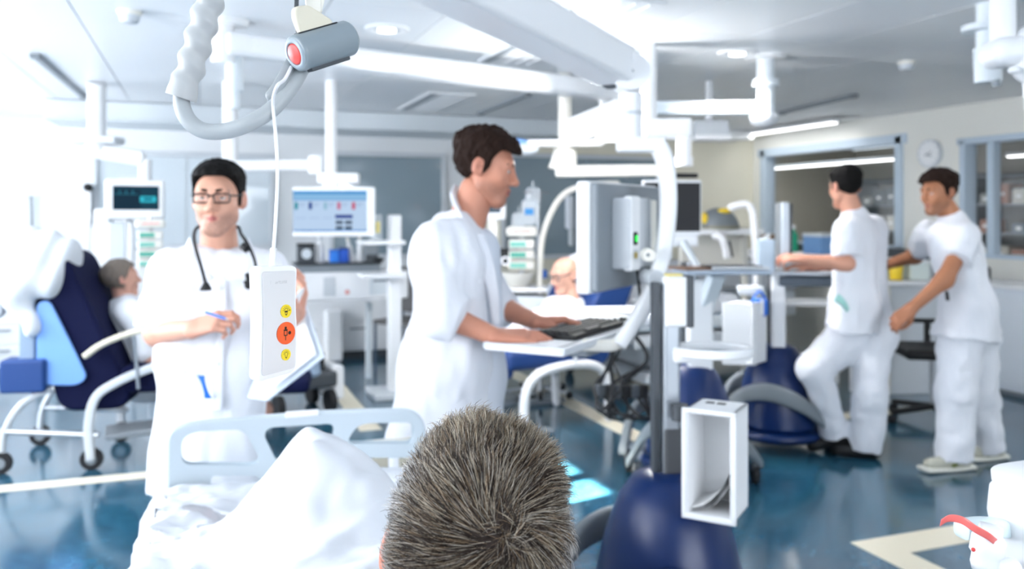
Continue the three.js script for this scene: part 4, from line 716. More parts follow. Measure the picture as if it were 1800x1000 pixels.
{ // blanket over the drawn-up knees
  const t = thing('blanket', 'crumpled white blanket over the drawn-up knees in the near bed', 'blanket', [BED.x, 0.4, -1.6]);
  const nx = 150, nz = 190, pos = [], idx = [], z0 = -2.66, z1 = -0.97, kneeX = 0.215, kneeZ = -1.74;
  const ss = THREE.MathUtils.smoothstep;
  for (let j = 0; j <= nz; j++) for (let i = 0; i <= nx; i++) {
    const z = z0 + (z1 - z0) * j / nz; let u = i / nx, w = -0.62 + 1.24 * u;   // w: distance across from the bed's middle along the cloth
    let X, Y = BED.top + 0.01 + 0.05 * ss(z, -2.3, -1.8) + 0.29 * ss(z, -1.75, -1.0);
    const hw = 0.40 + 0.02 * noise3(z * 4, 2, 1), over = Math.abs(w) - hw;
    if (over > 0) { const r = 0.05; X = BED.x + Math.sign(w) * (hw + r * Math.min(1, over / r) * 0.7 + Math.max(0, over) * 0.12 + 0.02 * noise3(z * 9, 3, w > 0 ? 5 : 9)); Y -= Math.max(0, over - r * 0.4) * 0.95 + 0.5 * Math.min(over, r) * over / r * 0.3; } else X = BED.x + w;
    const dx = X - kneeX, dz = z - kneeZ, fall = dz < 0 ? Math.exp(-((dz / 0.17) ** 2)) : Math.exp(-((dz / 0.33) ** 2));
    const tent = Math.exp(-(Math.abs(dx / (dx > 0 ? 0.24 : 0.155)) ** 2.3));
    Y += 0.32 * tent * fall * (0.97 + 0.03 * noise3(X * 20, z * 20, 3));
    // bunched cloth over the feet and along the window side
    const bunch = ss(-X, -0.16, 0.02) * ss(-z, 1.2, 1.6) * (1 - 0.75 * ss(-z, 2.15, 2.45)) * (over > 0.05 ? 0.4 : 1);
    const rid = Math.abs(fbm(X * 5.2 + z * 3.4, z * 6.5 - X * 2.5, 7)); Y += bunch * (0.13 * (0.42 - rid) + 0.04);
    Y += 0.016 * fbm(X * 9, z * 8 + X * 5, 2) + 0.035 * (0.3 - Math.abs(noise3(X * 3.1 - z * 4.3, X * 2 + z * 1.5, 9))) * (1 - tent);
    Y += 0.012 * ss(z, -1.6, -1.1) * noise3(X * 6 + z * 3, 4, 4);
    Y -= 0.42 * ss(X, 0.34, 0.52) * ss(z, -2.2, -1.5) * (over > 0 ? Math.max(0, 1 - over * 4) : 1);
    pos.push(X - BED.x, Y - 0.4, z + 1.6);
    if (i < nx && j < nz) { const a = j * (nx + 1) + i, b = a + nx + 1; idx.push(a, b, a + 1, a + 1, b, b + 1); }
  }
  const g = new THREE.BufferGeometry(); g.setAttribute('position', new THREE.Float32BufferAttribute(pos, 3)); g.setIndex(idx); g.computeVertexNormals();
  // underside, so the cloth has thickness
  const n = g.attributes.normal, b = g.clone(), bp = b.attributes.position; for (let i = 0; i < bp.count; i++) bp.setXYZ(i, bp.getX(i) - n.getX(i) * 0.003, bp.getY(i) - n.getY(i) * 0.003, bp.getZ(i) - n.getZ(i) * 0.003);
  const A = boxUV(g), B = boxUV(b); part('cloth', [A, B], M.sheet, t);
}
{
  const t = thing('pillow', 'white pillow behind the shoulders of the near patient', 'pillow', [BED.x, 1.0, -0.5]);
  const g = new THREE.SphereGeometry(1, 40, 24), p = g.attributes.position; for (let i = 0; i < p.count; i++) { const x = p.getX(i), y = p.getY(i), z = p.getZ(i), q = (v) => Math.sign(v) * Math.abs(v) ** 0.6; p.setXYZ(i, q(x) * 0.3, y * 0.07, q(z) * 0.18); } g.computeVertexNormals(); g.rotateX(-0.5); part('case', g, M.sheet, t);
}
{ // the patient whose head is in front of the camera
  const hp = at(832, 972, 0.88), base = V(BED.x, 0, -1.3), sh_ = V(hp.x, 0.93, hp.z - 0.03);
  const fwd = dirv(0.04, 0.3, 1), up = new THREE.Vector3().crossVectors(fwd, RT).negate().normalize();
  if (up.y < 0) up.negate();
  up.addScaledVector(RT, 0.2).normalize();
  const P = person('grizzled patient in the near bed seen from behind the head', {
    base, baseY: 0.6, tone: 0xd98d74, lip: 0xc8604c, head: { pos: hp, fwd, up, s: 1.02, fine: true }, noEyes: true,
    skin: [bone(hp.clone().add(V(0, -0.05, 0.02)), sh_, 0.058, 0.068), bone(V(hp.x - 0.17, 0.9, hp.z - 0.02), V(hp.x + 0.17, 0.9, hp.z - 0.02), 0.055, 0.055), bone(V(hp.x, 0.88, hp.z - 0.05), V(BED.x, 0.78, -1.2), 0.11, 0.11), bone(V(BED.x - 0.06, 0.78, -1.2), V(0.21, 0.86, -1.7), 0.075, 0.055), bone(V(0.21, 0.86, -1.7), V(0.23, 0.7, -2.15), 0.05, 0.04)],
    clothes: [{ name: 'gown', mat: M.gown, k: 0.06, cell: 0.014, prims: [bone(V(hp.x - 0.17, 0.9, hp.z - 0.02), V(hp.x + 0.17, 0.9, hp.z - 0.02), 0.075, 0.075), bone(V(hp.x, 0.86, hp.z - 0.05), V(BED.x, 0.77, -1.2), 0.12, 0.12)] }] });
  const a = field(HEAD, 0.03), grow = (x, y, z) => z > 0.0 ? y - THREE.MathUtils.lerp(0.012, 0.078, THREE.MathUtils.smoothstep(z, 0.0, 0.06)) : y - THREE.MathUtils.lerp(-0.075, 0.012, THREE.MathUtils.smoothstep(z, -0.06, 0.0));
  const shell = nets((x, y, z) => Math.max(a(x, y, z) - 0.0035 - 0.001 * noise3(x * 90, y * 90, z * 90), -grow(x, y, z)), V(-0.11, -0.1, -0.13), V(0.11, 0.14, 0.12), 0.004);
  const hair = P.local('hair', paint(boxUV(shell), (x, y, z, c) => { c.setRGB(0.03, 0.02, 0.016).lerp(C(0x8f6a5c), 0.04 + 0.22 * Math.max(0, 1 - Math.hypot(x + 0.018, y - 0.084, z + 0.076) / 0.014)); }), std(0xffffff, 0.75, { vertexColors: true }));
  // single hairs turning out of the whorl at the crown
  const r = rng(77), pos = [], nor = [], col = [], idx = [], wh = V(-0.018, 0.084, -0.076), N = 56000, cc = new THREE.Color(), e = 0.001;
  for (let k = 0; k < N; k++) {
    const th = Math.acos(1 - 2 * r()), ph = r() * Math.PI * 2, dir = V(Math.sin(th) * Math.cos(ph), Math.cos(th), Math.sin(th) * Math.sin(ph)); let p = V(0, 0.03, -0.012), ok = false;
    let t = 0.05; for (let q = 0; q < 24; q++) { const dd = a(p.x + dir.x * t, p.y + dir.y * t, p.z + dir.z * t); t -= dd; if (Math.abs(dd) < 1e-4) { ok = true; break; } }
    p.addScaledVector(dir, t); if (!ok || grow(p.x, p.y, p.z) < 0.002 * (r() - 0.5)) continue;
    const n = V(a(p.x + e, p.y, p.z) - a(p.x - e, p.y, p.z), a(p.x, p.y + e, p.z) - a(p.x, p.y - e, p.z), a(p.x, p.y, p.z + e) - a(p.x, p.y, p.z - e)).normalize();
    const out = p.clone().sub(wh), dist = out.length(), sw = new THREE.Vector3().crossVectors(n, out).multiplyScalar(-(0.9 * Math.exp(-dist / 0.05) + 0.18));
    const T = out.add(sw); T.addScaledVector(n, -T.dot(n)).normalize();
    const front = THREE.MathUtils.smoothstep(p.z, -0.045, 0.05) * THREE.MathUtils.smoothstep(p.y, 0.05, 0.1), sideK = THREE.MathUtils.smoothstep(Math.abs(p.x), 0.04, 0.075);
    // tufts: neighbouring hairs lean together
    const tu = noise3(p.x * 75, p.y * 75, p.z * 75), tv = noise3(p.x * 75 + 40, p.y * 75, p.z * 75 + 9);
    T.addScaledVector(new THREE.Vector3().crossVectors(n, T), tu * 0.5 + (r() - 0.5) * (0.5 + 5 * Math.max(0, 1 - dist / 0.02))).normalize(); if (dist < 0.016 && r() < 0.5) T.negate();
    const L = (0.025 + 0.013 * r() + 0.015 * front) * (0.8 + 0.2 * Math.min(1, dist / 0.03)), lift = 0.5 + 0.22 * tv + 0.3 * front + 0.25 * (r() - 0.5) - 0.12 * sideK;
    const p1 = p.clone().addScaledVector(n, L * 0.4 * lift).addScaledVector(T, L * 0.34), p2 = p1.clone().addScaledVector(n, L * 0.3 * lift).addScaledVector(T, L * 0.38), p3 = p2.clone().addScaledVector(n, L * (0.08 * lift - 0.06)).addScaledVector(T, L * 0.34);
    const b = r(), light = b < 0.28 + 0.36 * sideK + 0.44 * front + 0.16 * tv;  // front hairs made paler to carry light from ahead; grey sides are natural
    if (light) cc.setRGB(0.6, 0.5, 0.36).lerp(new THREE.Color().setRGB(0.72, 0.7, 0.68), Math.min(1, sideK * 0.9 + (1 - front) * 0.55 * r())).multiplyScalar(0.5 + 0.5 * r()); else cc.setRGB(0.05, 0.034, 0.026).multiplyScalar(0.4 + 0.9 * r());
    if (!light && r() < 0.7 * front + 0.22) cc.setRGB(0.26, 0.18, 0.11);
    const R = light ? 0.00028 : 0.0003, b0 = pos.length / 3, S = [[p, R], [p1, R], [p2, R * 0.8], [p3, R * 0.25]], u = new THREE.Vector3().crossVectors(n, T).normalize();
    for (const [q, rad] of S) for (let j = 0; j < 3; j++) { const an = j * 2.0944, ox = Math.cos(an), oy = Math.sin(an), v = u.clone().multiplyScalar(ox).addScaledVector(n, oy); pos.push(q.x + v.x * rad, q.y + v.y * rad, q.z + v.z * rad); nor.push(v.x, v.y, v.z); col.push(cc.r, cc.g, cc.b); }
    for (let s = 0; s < 3; s++) for (let j = 0; j < 3; j++) { const A = b0 + s * 3 + j, B = b0 + s * 3 + (j + 1) % 3; idx.push(A, B, A + 3, B, B + 3, A + 3); }
  }
  const g = new THREE.BufferGeometry(); g.setAttribute('position', new THREE.Float32BufferAttribute(pos, 3)); g.setAttribute('normal', new THREE.Float32BufferAttribute(nor, 3)); g.setAttribute('color', new THREE.Float32BufferAttribute(col, 3)); g.setIndex(idx); g.applyMatrix4(P.hm);
  const s = wpart('hair_strands', g, phy(0xffffff, 0.5, { vertexColors: true, specularIntensity: 0.5 }), P.root); s.userData.kind = 'stuff'; hair.add(s);
  P.local('glasses_frame', [tube([[0.074, 0.022, 0.098], [0.082, 0.02, 0.08], [0.088, 0.014, 0.03], [0.086, 0.01, -0.01], [0.084, -0.008, -0.03]], 0.0009, 30, 8), tube([[0.074, 0.022, 0.098], [0.079, 0.006, 0.1], [0.075, -0.012, 0.098]], 0.0009, 20, 8), tube([[0.074, 0.022, 0.098], [0.035, 0.026, 0.108], [-0.035, 0.026, 0.108], [-0.074, 0.022, 0.098]], 0.0009, 30, 8), tube([[-0.074, 0.022, 0.098], [-0.088, 0.014, 0.03], [-0.084, -0.008, -0.03]], 0.0009, 30, 8)], M.darkGrey);
}

// ================================================================== OVERHEAD GOOSENECK, HOLDER AND CALL HANDSET
{
  const d = 1.13, S = (x, y, k = 0) => at(x, y, d + k);
  const t = thing('gooseneck_arm', 'grey looping gooseneck arm hanging over the near bed', 'gooseneck', S(400, 200));
  // ribbed sleeve
  const c = new THREE.CatmullRomCurve3([S(400, -110), S(372, -10), S(352, 60), S(336, 115), S(318, 172)]), N = 200, pos = [], idx = [], fr = c.computeFrenetFrames(N);
  for (let i = 0; i <= N; i++) { const u = i / N, p = c.getPointAt(u), ph = u * 46; for (let j = 0; j < 28; j++) { const a = j / 28 * 6.2832, R = 0.0178 + 0.0024 * Math.sin(ph + a * (1 - THREE.MathUtils.smoothstep(u, 0.9, 1))); const q = p.clone().addScaledVector(fr.normals[i], Math.cos(a) * R).addScaledVector(fr.binormals[i], Math.sin(a) * R); pos.push(q.x, q.y, q.z); if (i < N) { const A = i * 28 + j, B = i * 28 + (j + 1) % 28; idx.push(A, A + 28, B, B, A + 28, B + 28); } } }
  const g = new THREE.BufferGeometry(); g.setAttribute('position', new THREE.Float32BufferAttribute(pos, 3)); g.setIndex(idx); g.computeVertexNormals(); wpart('ribbed_sleeve', g, std(0xbcbfbf, 0.42), t);
  wpart('loop_tube', tube([S(320, 155), S(320, 185), S(332, 212), S(356, 229), S(392, 231), S(436, 218), S(480, 190, 0.015), S(512, 152, 0.03), S(536, 112, 0.045)], 0.0108, 90, 18), M.hose, t);
  wpart('second_tube', tube([S(478, 168, 0.02), S(494, 145, 0.02), S(508, 118, 0.03), S(518, 100, 0.04)], 0.0085, 30, 14), std(0xa3a9ac, 0.45), t);
  // holder
  const h = thing('cable_holder', 'grey cylindrical cable holder with a red button end', 'holder', S(548, 78));
  const ax = dirv(0.65, 0.37, 0.66), A = S(519, 95), q = new THREE.Quaternion().setFromUnitVectors(UP, ax);
  const put = (g2, p) => g2.applyQuaternion(q).translate(...arr(p));
  wpart('barrel', put(lathe([[0, 0], [0.0215, 0], [0.024, 0.0025], [0.0245, 0.006], [0.0245, 0.088], [0.0225, 0.0915], [0, 0.0915]], 48), A), std(0x8d999f, 0.3), h);
  wpart('end_ring', put(lathe([[0.0148, -0.001], [0.0155, -0.0022], [0.0195, -0.002], [0.0215, 0.0005]], 48), A), std(0x9fadb6, 0.3), h);
  wpart('red_button', put(lathe([[0, -0.0035], [0.012, -0.003], [0.0142, -0.001], [0.0142, 0.001]], 40), A), std(0xf0544e, 0.35), h);
  const topn = UP.clone().addScaledVector(ax, -ax.y).normalize(), slotC = A.clone().addScaledVector(ax, 0.044).addScaledVector(topn, 0.0235), sd = new THREE.Vector3().crossVectors(ax, topn);
  const mk = (w, hh, dd, p) => { const g3 = bx(w, hh, dd, 0, 0, 0, 0.002); g3.applyMatrix4(new THREE.Matrix4().makeBasis(sd.clone().negate(), topn, ax)); return g3.translate(...arr(p)); };
  wpart('slot', mk(0.014, 0.004, 0.066, slotC), M.blackGloss, h);
  wpart('underside_clip', mk(0.014, 0.008, 0.066, A.clone().addScaledVector(ax, 0.046).addScaledVector(topn, -0.0245)), M.darkGrey, h);
  const wedge = roundPoly([[-0.024, -0.004], [0.022, -0.004], [0.024, 0.004], [-0.004, 0.03], [-0.022, 0.032], [-0.026, 0.02]], 0.005), wg = extrude(wedge, 0.013, 0.003); wg.translate(0, 0, -0.0065);
  wg.applyMatrix4(new THREE.Matrix4().makeBasis(ax, topn, sd)); wg.translate(...arr(slotC.clone().addScaledVector(sd, -0.001))); wpart('cream_wedge', wg, M.cream, h);
  wpart('strap', [sweep([S(524, 60, 0.02), S(521, 30, 0.02), S(524, -60, 0.02)], RT, 0.006, 0.002, 16, 8)], M.darkGrey, h);
  wpart('white_strap', [sweep([S(552, 22, 0.03), S(550, -10, 0.03), S(548, -80, 0.03)], RT, 0.022, 0.004, 16, 8), sweep([S(560, 20, 0.05), S(566, -10, 0.05), S(568, -80, 0.05)], RT, 0.01, 0.004, 16, 8)], M.offWhite, h);
}
const iconTex = (bg, draw) => { const c = document.createElement('canvas'); c.width = c.height = 128; const x = c.getContext('2d'); x.fillStyle = bg; x.fillRect(0, 0, 128, 128); x.strokeStyle = x.fillStyle = '#17120a'; x.lineWidth = 5; draw(x); const t = new THREE.CanvasTexture(c); t.colorSpace = THREE.SRGBColorSpace; return t; };
{
  const p = at(489, 566, 1.12), xa = dirv(0.6, 0, 0.8), za = dirv(0.8, 0, -0.6);
  const t = thing('call_handset', 'white nurse call handset with one orange and two yellow buttons', 'remote', p, Math.atan2(-xa.z, xa.x));
  const s = roundPoly([[-0.029, -0.0715, 0.006], [0.027, -0.067, 0.01], [0.03, -0.02, 0.05], [0.0265, 0.02, 0.05], [0.029, 0.0695, 0.006], [-0.029, 0.0715, 0.006], [-0.0265, 0.0, 0.05]], 0.006);
  part('case', extrude(s, 0.02, 0.003).translate(0, 0, -0.02), M.white, t);
  const f = roundPoly([[-0.026, -0.0665], [0.025, -0.063], [0.0275, -0.02, 0.05], [0.0245, 0.02, 0.05], [0.0265, 0.0655], [-0.026, 0.067], [-0.0235, 0, 0.05]], 0.004);
  part('front_plate', extrude(f, 0.0018, 0.0006).translate(0, 0, 0.0002), std(0xdfdfde, 0.5), t);
  const btn = (n, x, y, r, bg, draw) => { const g = new THREE.CylinderGeometry(r, r, 0.0016, 40).rotateY(Math.PI / 2).rotateX(Math.PI / 2); const m = part(n, g, std(0xffffff, 0.45, { map: iconTex(bg, draw) }), t); m.position.set(x, y, 0.0024); };
  const bulb = (fill) => (x) => { x.beginPath(); x.arc(64, 56, 20, 0.75 * Math.PI, 0.25 * Math.PI); x.lineTo(74, 92); x.lineTo(54, 92); x.closePath(); x.stroke(); if (fill) { x.beginPath(); x.arc(64, 60, 17, 0, Math.PI); x.fill(); } x.fillRect(56, 96, 16, 8); for (let k = 0; k < 7; k++) { const a = Math.PI * (1 + k / 6); x.beginPath(); x.moveTo(64 + Math.cos(a) * 30, 56 + Math.sin(a) * 30); x.lineTo(64 + Math.cos(a) * 40, 56 + Math.sin(a) * 40); x.stroke(); } };
  btn('yellow_button', 0.0105, 0.0135, 0.0088, '#f3d82a', (x) => { bulb(true)(x); x.fillRect(100, 50, 10, 12); });
  btn('orange_button', 0.0105, -0.0155, 0.0148, '#f4632c', (x) => { x.beginPath(); x.arc(60, 34, 8, 0, 7); x.fill(); x.strokeRect(50, 48, 20, 28); x.beginPath(); x.moveTo(60, 76); x.lineTo(60, 104); x.stroke(); x.beginPath(); x.arc(88, 64, 10, 0, 7); x.fill(); x.fillRect(46, 42, 28, 6); });
  btn('yellow_button', 0.0105, -0.044, 0.0075, '#f3d82a', bulb(false));
  const c = document.createElement('canvas'); c.width = 256; c.height = 48; const q = c.getContext('2d'); q.fillStyle = '#dfdfde'; q.fillRect(0, 0, 256, 48); q.fillStyle = '#c3c3c2'; q.font = 'bold 38px sans-serif'; q.textAlign = 'center'; q.textBaseline = 'middle'; q.fillText('arTLUSE', 128, 26);
  const tx = new THREE.CanvasTexture(c); tx.colorSpace = THREE.SRGBColorSpace; part('maker_lettering', bx(0.033, 0.0062, 0.0006, 0.003, 0.0525, 0.0022, 0), std(0xffffff, 0.5, { map: tx }), t);
  const S = (x, y, k = 0) => at(x, y, 1.13 + k);
  wpart('cord_sleeve', rod(S(478, 474, 0.0), S(481, 436, 0.0), 0.0042, 16), M.white, t);
  wpart('cord', tube([S(481, 440), S(485, 380), S(488, 300), S(485, 240), S(480, 185), S(482, 165, -0.012), S(488, 150, -0.02), S(500, 140, 0.0), S(512, 118, 0.02)], 0.0024, 70, 10), M.white, t);
}
{ // device cut by the right edge
  const d = 1.25, S = (x, y, k = 0) => at(x, y, d + k), t = thing('medical_container', 'rounded white lidded container with a red tagged connector at the lower right corner', 'container', S(1850, 960));
  const g = lathe([[0, -0.1], [0.06, -0.095], [0.078, -0.05], [0.09, 0.02], [0.087, 0.055], [0.08, 0.064], [0.084, 0.066], [0.085, 0.078], [0.05, 0.092], [0, 0.095]], 56); g.translate(...arr(S(1858, 935))); wpart('body', g, M.white, t);
  wpart('spout', sweep([S(1690, 930, -0.04), S(1730, 926, -0.03), S(1785, 930, 0)], UP, 0.026, 0.03, 16, 16), std(0xe4f3f5, 0.3), t);
  const cn = lathe([[0, -0.03], [0.014, -0.03], [0.018, -0.02], [0.018, -0.008], [0.022, -0.004], [0.022, 0.016], [0.016, 0.022], [0.015, 0.034], [0, 0.034]], 32); cn.rotateZ(-0.25); cn.translate(...arr(S(1735, 966, -0.08))); wpart('connector', cn, M.white, t);
  wpart('connector_neck', tube([S(1730, 985, -0.08), S(1745, 1002, -0.07), S(1775, 1000, -0.05)], 0.016, 20, 14), M.white, t);
  wpart('red_tag', sweep([S(1653, 919, -0.08), S(1668, 911, -0.085), S(1690, 914, -0.095), S(1715, 930, -0.11), S(1735, 941, -0.11), S(1752, 954, -0.095)], dirv(0.1, 1, -0.2), 0.011, 0.0022, 40, 10), phy(0xf3736c, 0.35, { clearcoat: 0.4 }), t);
  wpart('red_mark', sph(0.0028, ...arr(S(1711, 966, -0.1))), M.red, t);
}

// ================================================================== WORKSTATION ON THE BOOM
const WR = 0.708;   // turn of the workstation
{
  const c = at(1103, 414, 3.08), t = thing('workstation_monitor', 'grey-backed monitor seen from behind with a white housing and green lamp', 'monitor', c, WR);
  // local x runs along the screen towards the wall, local z towards the camera side (the back of the monitor)
  part('bezel', bx(0.66, 0.375, 0.05, 0, 0, -0.028, 0.012, 3), M.white, t);
  part('screen', bx(0.6, 0.32, 0.004, 0, 0, -0.054, 0.001), std(0x223044, 0.15, { emissive: 0x9cc4e6, emissiveIntensity: 0.5 }), t);
  part('back_panel', bx(0.645, 0.362, 0.03, 0.006, 0, 0.006, 0.01, 3), M.grey, t);
  const b = part('computer_box', bx(0.2, 0.245, 0.075, -0.1, 0.012, 0.055, 0.012, 3), M.lightGrey, t);
  const lamp = part('status_window', bx(0.034, 0.044, 0.006, -0.165, -0.005, 0.094, 0.004), M.black, b); lamp.rotation.y = 0;
  part('green_lamp', bx(0.014, 0.02, 0.004, -0.165, -0.005, 0.098, 0.003), std(0x17d84a, 0.4, { emissive: 0x10e040, emissiveIntensity: 1.6 }), b);
  part('yellow_sticker', bx(0.018, 0.02, 0.002, -0.16, -0.062, 0.0945, 0.001), M.yellow, b);
  part('white_cover', bx(0.085, 0.255, 0.03, -0.155, 0.012, 0.078, 0.008, 3), M.white, b);
  const m = part('mount_plate', bx(0.16, 0.22, 0.02, 0.12, 0.02, 0.03, 0.006), M.offWhite, t);
  for (const y of [-0.04, 0.08]) part('mount_screw', cylZ(0.009, 0.01, 0.09, y, 0.043), M.midGrey, m);
  part('arm_bracket', [bx(0.1, 0.08, 0.05, 0.235, -0.06, 0.05, 0.012), rod([0.235, -0.06, 0.05], [0.3, -0.06, 0.03], 0.025)], M.white, t);
  part('cable', [tube([[-0.06, -0.12, 0.06], [-0.06, -0.2, 0.07], [0.0, -0.27, 0.06], [0.1, -0.24, 0.03], [0.14, -0.16, 0.03]], 0.005, 40, 8), tube([[0.1, -0.12, 0.05], [0.1, -0.2, 0.05], [0.02, -0.34, 0.02], [-0.04, -0.4, -0.02]], 0.005, 40, 8), bx(0.035, 0.06, 0.03, 0.1, -0.14, 0.05, 0.006)], M.rubber, t);
}
{
  const c = at(1004, 592, 3.02), t = thing('keyboard_tray', 'white tray with raised rim in front of the tall doctor', 'tray', c, WR);
  part('plate', bx(0.72, 0.016, 0.29, 0, 0, 0, 0.007, 3), M.whiteSoft, t);
  part('rim', [bx(0.72, 0.022, 0.012, 0, 0.008, 0.142, 0.005), bx(0.72, 0.022, 0.012, 0, 0.008, -0.142, 0.005), bx(0.012, 0.022, 0.29, 0.354, 0.008, 0, 0.005), bx(0.012, 0.022, 0.29, -0.354, 0.008, 0, 0.005)], M.lightGrey, t);
  part('bracket', [bx(0.12, 0.05, 0.08, 0.0, -0.035, 0.05, 0.01), bx(0.3, 0.02, 0.06, 0.05, -0.018, 0.09, 0.006)], M.grey, t);
  const k = thing('keyboard', 'black keyboard under the tall doctor\'s hands', 'keyboard', c.clone().add(V(0, 0.019, 0)).addScaledVector(V(Math.cos(WR), 0, -Math.sin(WR)), 0.08), WR);
  part('case', bx(0.45, 0.018, 0.16, 0, 0, 0, 0.006, 2), M.black, k);
  const kg = bx(0.0165, 0.008, 0.0165, 0, 0, 0, 0.002, 1), km = std(0x08090b, 0.6);
  for (let r = 0; r < 5; r++) for (let i = 0; i < 21; i++) { const m = part('key', kg, km, k); m.position.set(-0.21 + i * 0.021, 0.012, -0.055 + r * 0.026); }
  part('space_bar', bx(0.12, 0.008, 0.018, -0.05, 0.012, 0.068, 0.002, 1), km, k);
  const mo = thing('paper_sheet', 'sheet of paper on the corner of the keyboard tray', 'paper', c.clone().add(V(0, 0.0115, 0)).addScaledVector(V(Math.cos(WR), 0, -Math.sin(WR)), -0.24), WR);
  part('sheet', bx(0.15, 0.002, 0.2, 0, 0, 0, 0), M.paper, mo);
}

// ================================================================== MOBILE CARTS (three of one model)
function cart(label, p, ry, o) {
  const t = thing('mobile_cart', label, 'cart', p, ry, 'mobile computer carts with navy bases');
  // base: navy dome, grey bumper arch, castors. local +z is towards the user side
  const dome = lathe([[0, 0.13], [0.235, 0.13], [0.245, 0.16], [0.235, 0.3], [0.205, 0.44], [0.16, 0.56], [0.115, 0.625], [0.06, 0.645], [0, 0.647]], 48); dome.scale(1, 1, 1.08); part('base_cover', dome, M.navy, t);
  part('base_plate', [lathe([[0, 0.07], [0.27, 0.07], [0.28, 0.1], [0.26, 0.135], [0, 0.135]], 48)], M.navy, t);
  const arch = (s) => sweep([[-0.37, 0.12, s * 0.1], [-0.27, 0.33, s * 0.22], [-0.1, 0.39, s * 0.28], [0.08, 0.34, s * 0.29], [0.24, 0.22, s * 0.22], [0.35, 0.1, s * 0.1]].map((v) => V(...v)), UP, (u) => 0.05 + 0.06 * Math.sin(u * Math.PI), 0.05, 50, 14);
  for (const s of [-1, 1]) part('bumper', arch(s), M.midGrey, t);
  for (const [x, z] of [[-0.33, -0.12], [-0.33, 0.12], [0.32, -0.12], [0.32, 0.12]]) { const w = part('castor', [cylX(0.05, 0.03, x, 0.05, z)], M.rubber, t); part('castor_fork', [bx(0.045, 0.06, 0.04, x, 0.1, z, 0.01)], M.darkGrey, w); }
  part('column', [bx(0.055, o.h - 0.56, 0.07, 0, (o.h + 0.56) / 2, 0, 0.012)], M.alu, t);
  part('column_guide', [bx(0.022, o.h - 0.56, 0.04, -0.046, (o.h + 0.56) / 2, 0, 0.004)], M.darkGrey, t);
  if (o.low) part('column_sleeve', bx(0.06, 0.22, 0.075, 0.004, 0.68, 0, 0.01), std(0x55575a, 0.5), t);
  return t;
}
function bin(t, x, y, z, ry) {
  const w = 0.17, h = 0.37, d = 0.2, k = 0.013, b = part('bin', [bx(k, h, d, -w / 2 + k / 2, 0, 0, 0.004), bx(k, h, d, w / 2 - k / 2, 0, 0, 0.004), bx(w, k, d, 0, h / 2 - k / 2, 0, 0.004), bx(w, k, d, 0, -h / 2 + k / 2, 0, 0.004), bx(w - 0.004, h - 0.004, 0.01, 0, 0, -d / 2 + 0.006, 0.002)], M.whiteSoft, t);
  b.position.set(x, y, z); b.rotation.y = ry; return b;
}
{ // the near cart
  const p = at(1176, 900, 2.74); p.y = 0; const ry = -YAW + 0.15;
  const t = cart('nearest cart with a navy base, grey column and open white bin', p, ry, { h: 1.25, low: true });
  const b = bin(t, 0.068, 0.745, 0.23, -0.66); b.scale.setScalar(0.84);
  part('bin_rim', [bx(0.19, 0.016, 0.012, 0, 0.183, 0.1, 0.004), bx(0.19, 0.016, 0.012, 0, -0.183, 0.1, 0.004), bx(0.016, 0.38, 0.012, 0.087, 0, 0.1, 0.004), bx(0.016, 0.38, 0.012, -0.087, 0, 0.1, 0.004)], M.white, b);
  part('bin_slots', [bx(0.03, 0.003, 0.022, -0.035, 0.186, -0.04, 0), bx(0.03, 0.003, 0.022, 0.005, 0.186, -0.04, 0)], M.black, b);
  const cb = part('control_box', [bx(0.07, 0.16, 0.06, 0.01, 1.19, 0.02, 0.01, 3)], M.white, t); part('box_side', bx(0.022, 0.165, 0.065, 0.055, 1.19, 0.02, 0.006), M.darkGrey, cb); part('box_top', bx(0.05, 0.008, 0.04, 0.008, 1.274, 0.02, 0.003), M.paleYellow, cb);
  const ring = []; for (let i = 0; i <= 24; i++) { const a = -Math.PI * 0.95 + i / 24 * Math.PI * 1.9; ring.push(V(0.14 + Math.cos(a) * 0.115, 1.03, 0.02 + Math.sin(a) * 0.1)); }
  part('ring_handle', [sweep(ring, UP, 0.03, 0.026, 60, 14), bx(0.06, 0.05, 0.07, 0.03, 1.02, 0.02, 0.012)], M.whiteSoft, t);
  part('brake_pedal', beam([-0.3, 0.3, 0.2], [-0.36, 0.34, 0.24], 0.05, 0.03), M.black, t);
  part('release_knob', [rod([0.015, 0.82, 0.06], [0.015, 0.87, 0.06], 0.026, 18)], M.darkGrey, t);
  // leaflets standing in the bin
  t.updateMatrixWorld(true);
  for (let i = 0; i < 7; i++) {
    const m = thing('leaflet', ['curved grey magazine leaning in the open bin, outermost', 'curved magazine in the open bin, second from the outside', 'curved magazine in the open bin, third from the outside', 'curved magazine in the middle of the open bin', 'curved magazine in the open bin, third from the inside', 'curved magazine in the open bin, second from the inside', 'curved magazine in the open bin, innermost'][i], 'magazine', [0, 0, 0], 0, 'magazines in the open bin');
    const q = b.localToWorld(V(0, -0.17, 0.0)); m.position.copy(q); m.rotation.y = ry - 0.66; m.updateMatrixWorld(true);
    const k = i * 0.0035, ptsA = [[-0.068 + k, 0.004 + k * 0.3, 0], [-0.02 + k, 0.024 - k * 0.2, 0], [0.03 + k * 0.6, 0.075, 0], [0.062 + k * 0.2, 0.14 - i * 0.006, 0]].map((v) => V(...v));
    part('pages', sweep(ptsA, V(0, 0, 1), 0.14, 0.0028, 24, 8), i % 2 ? M.darkGrey : M.paper, m);
  }
}
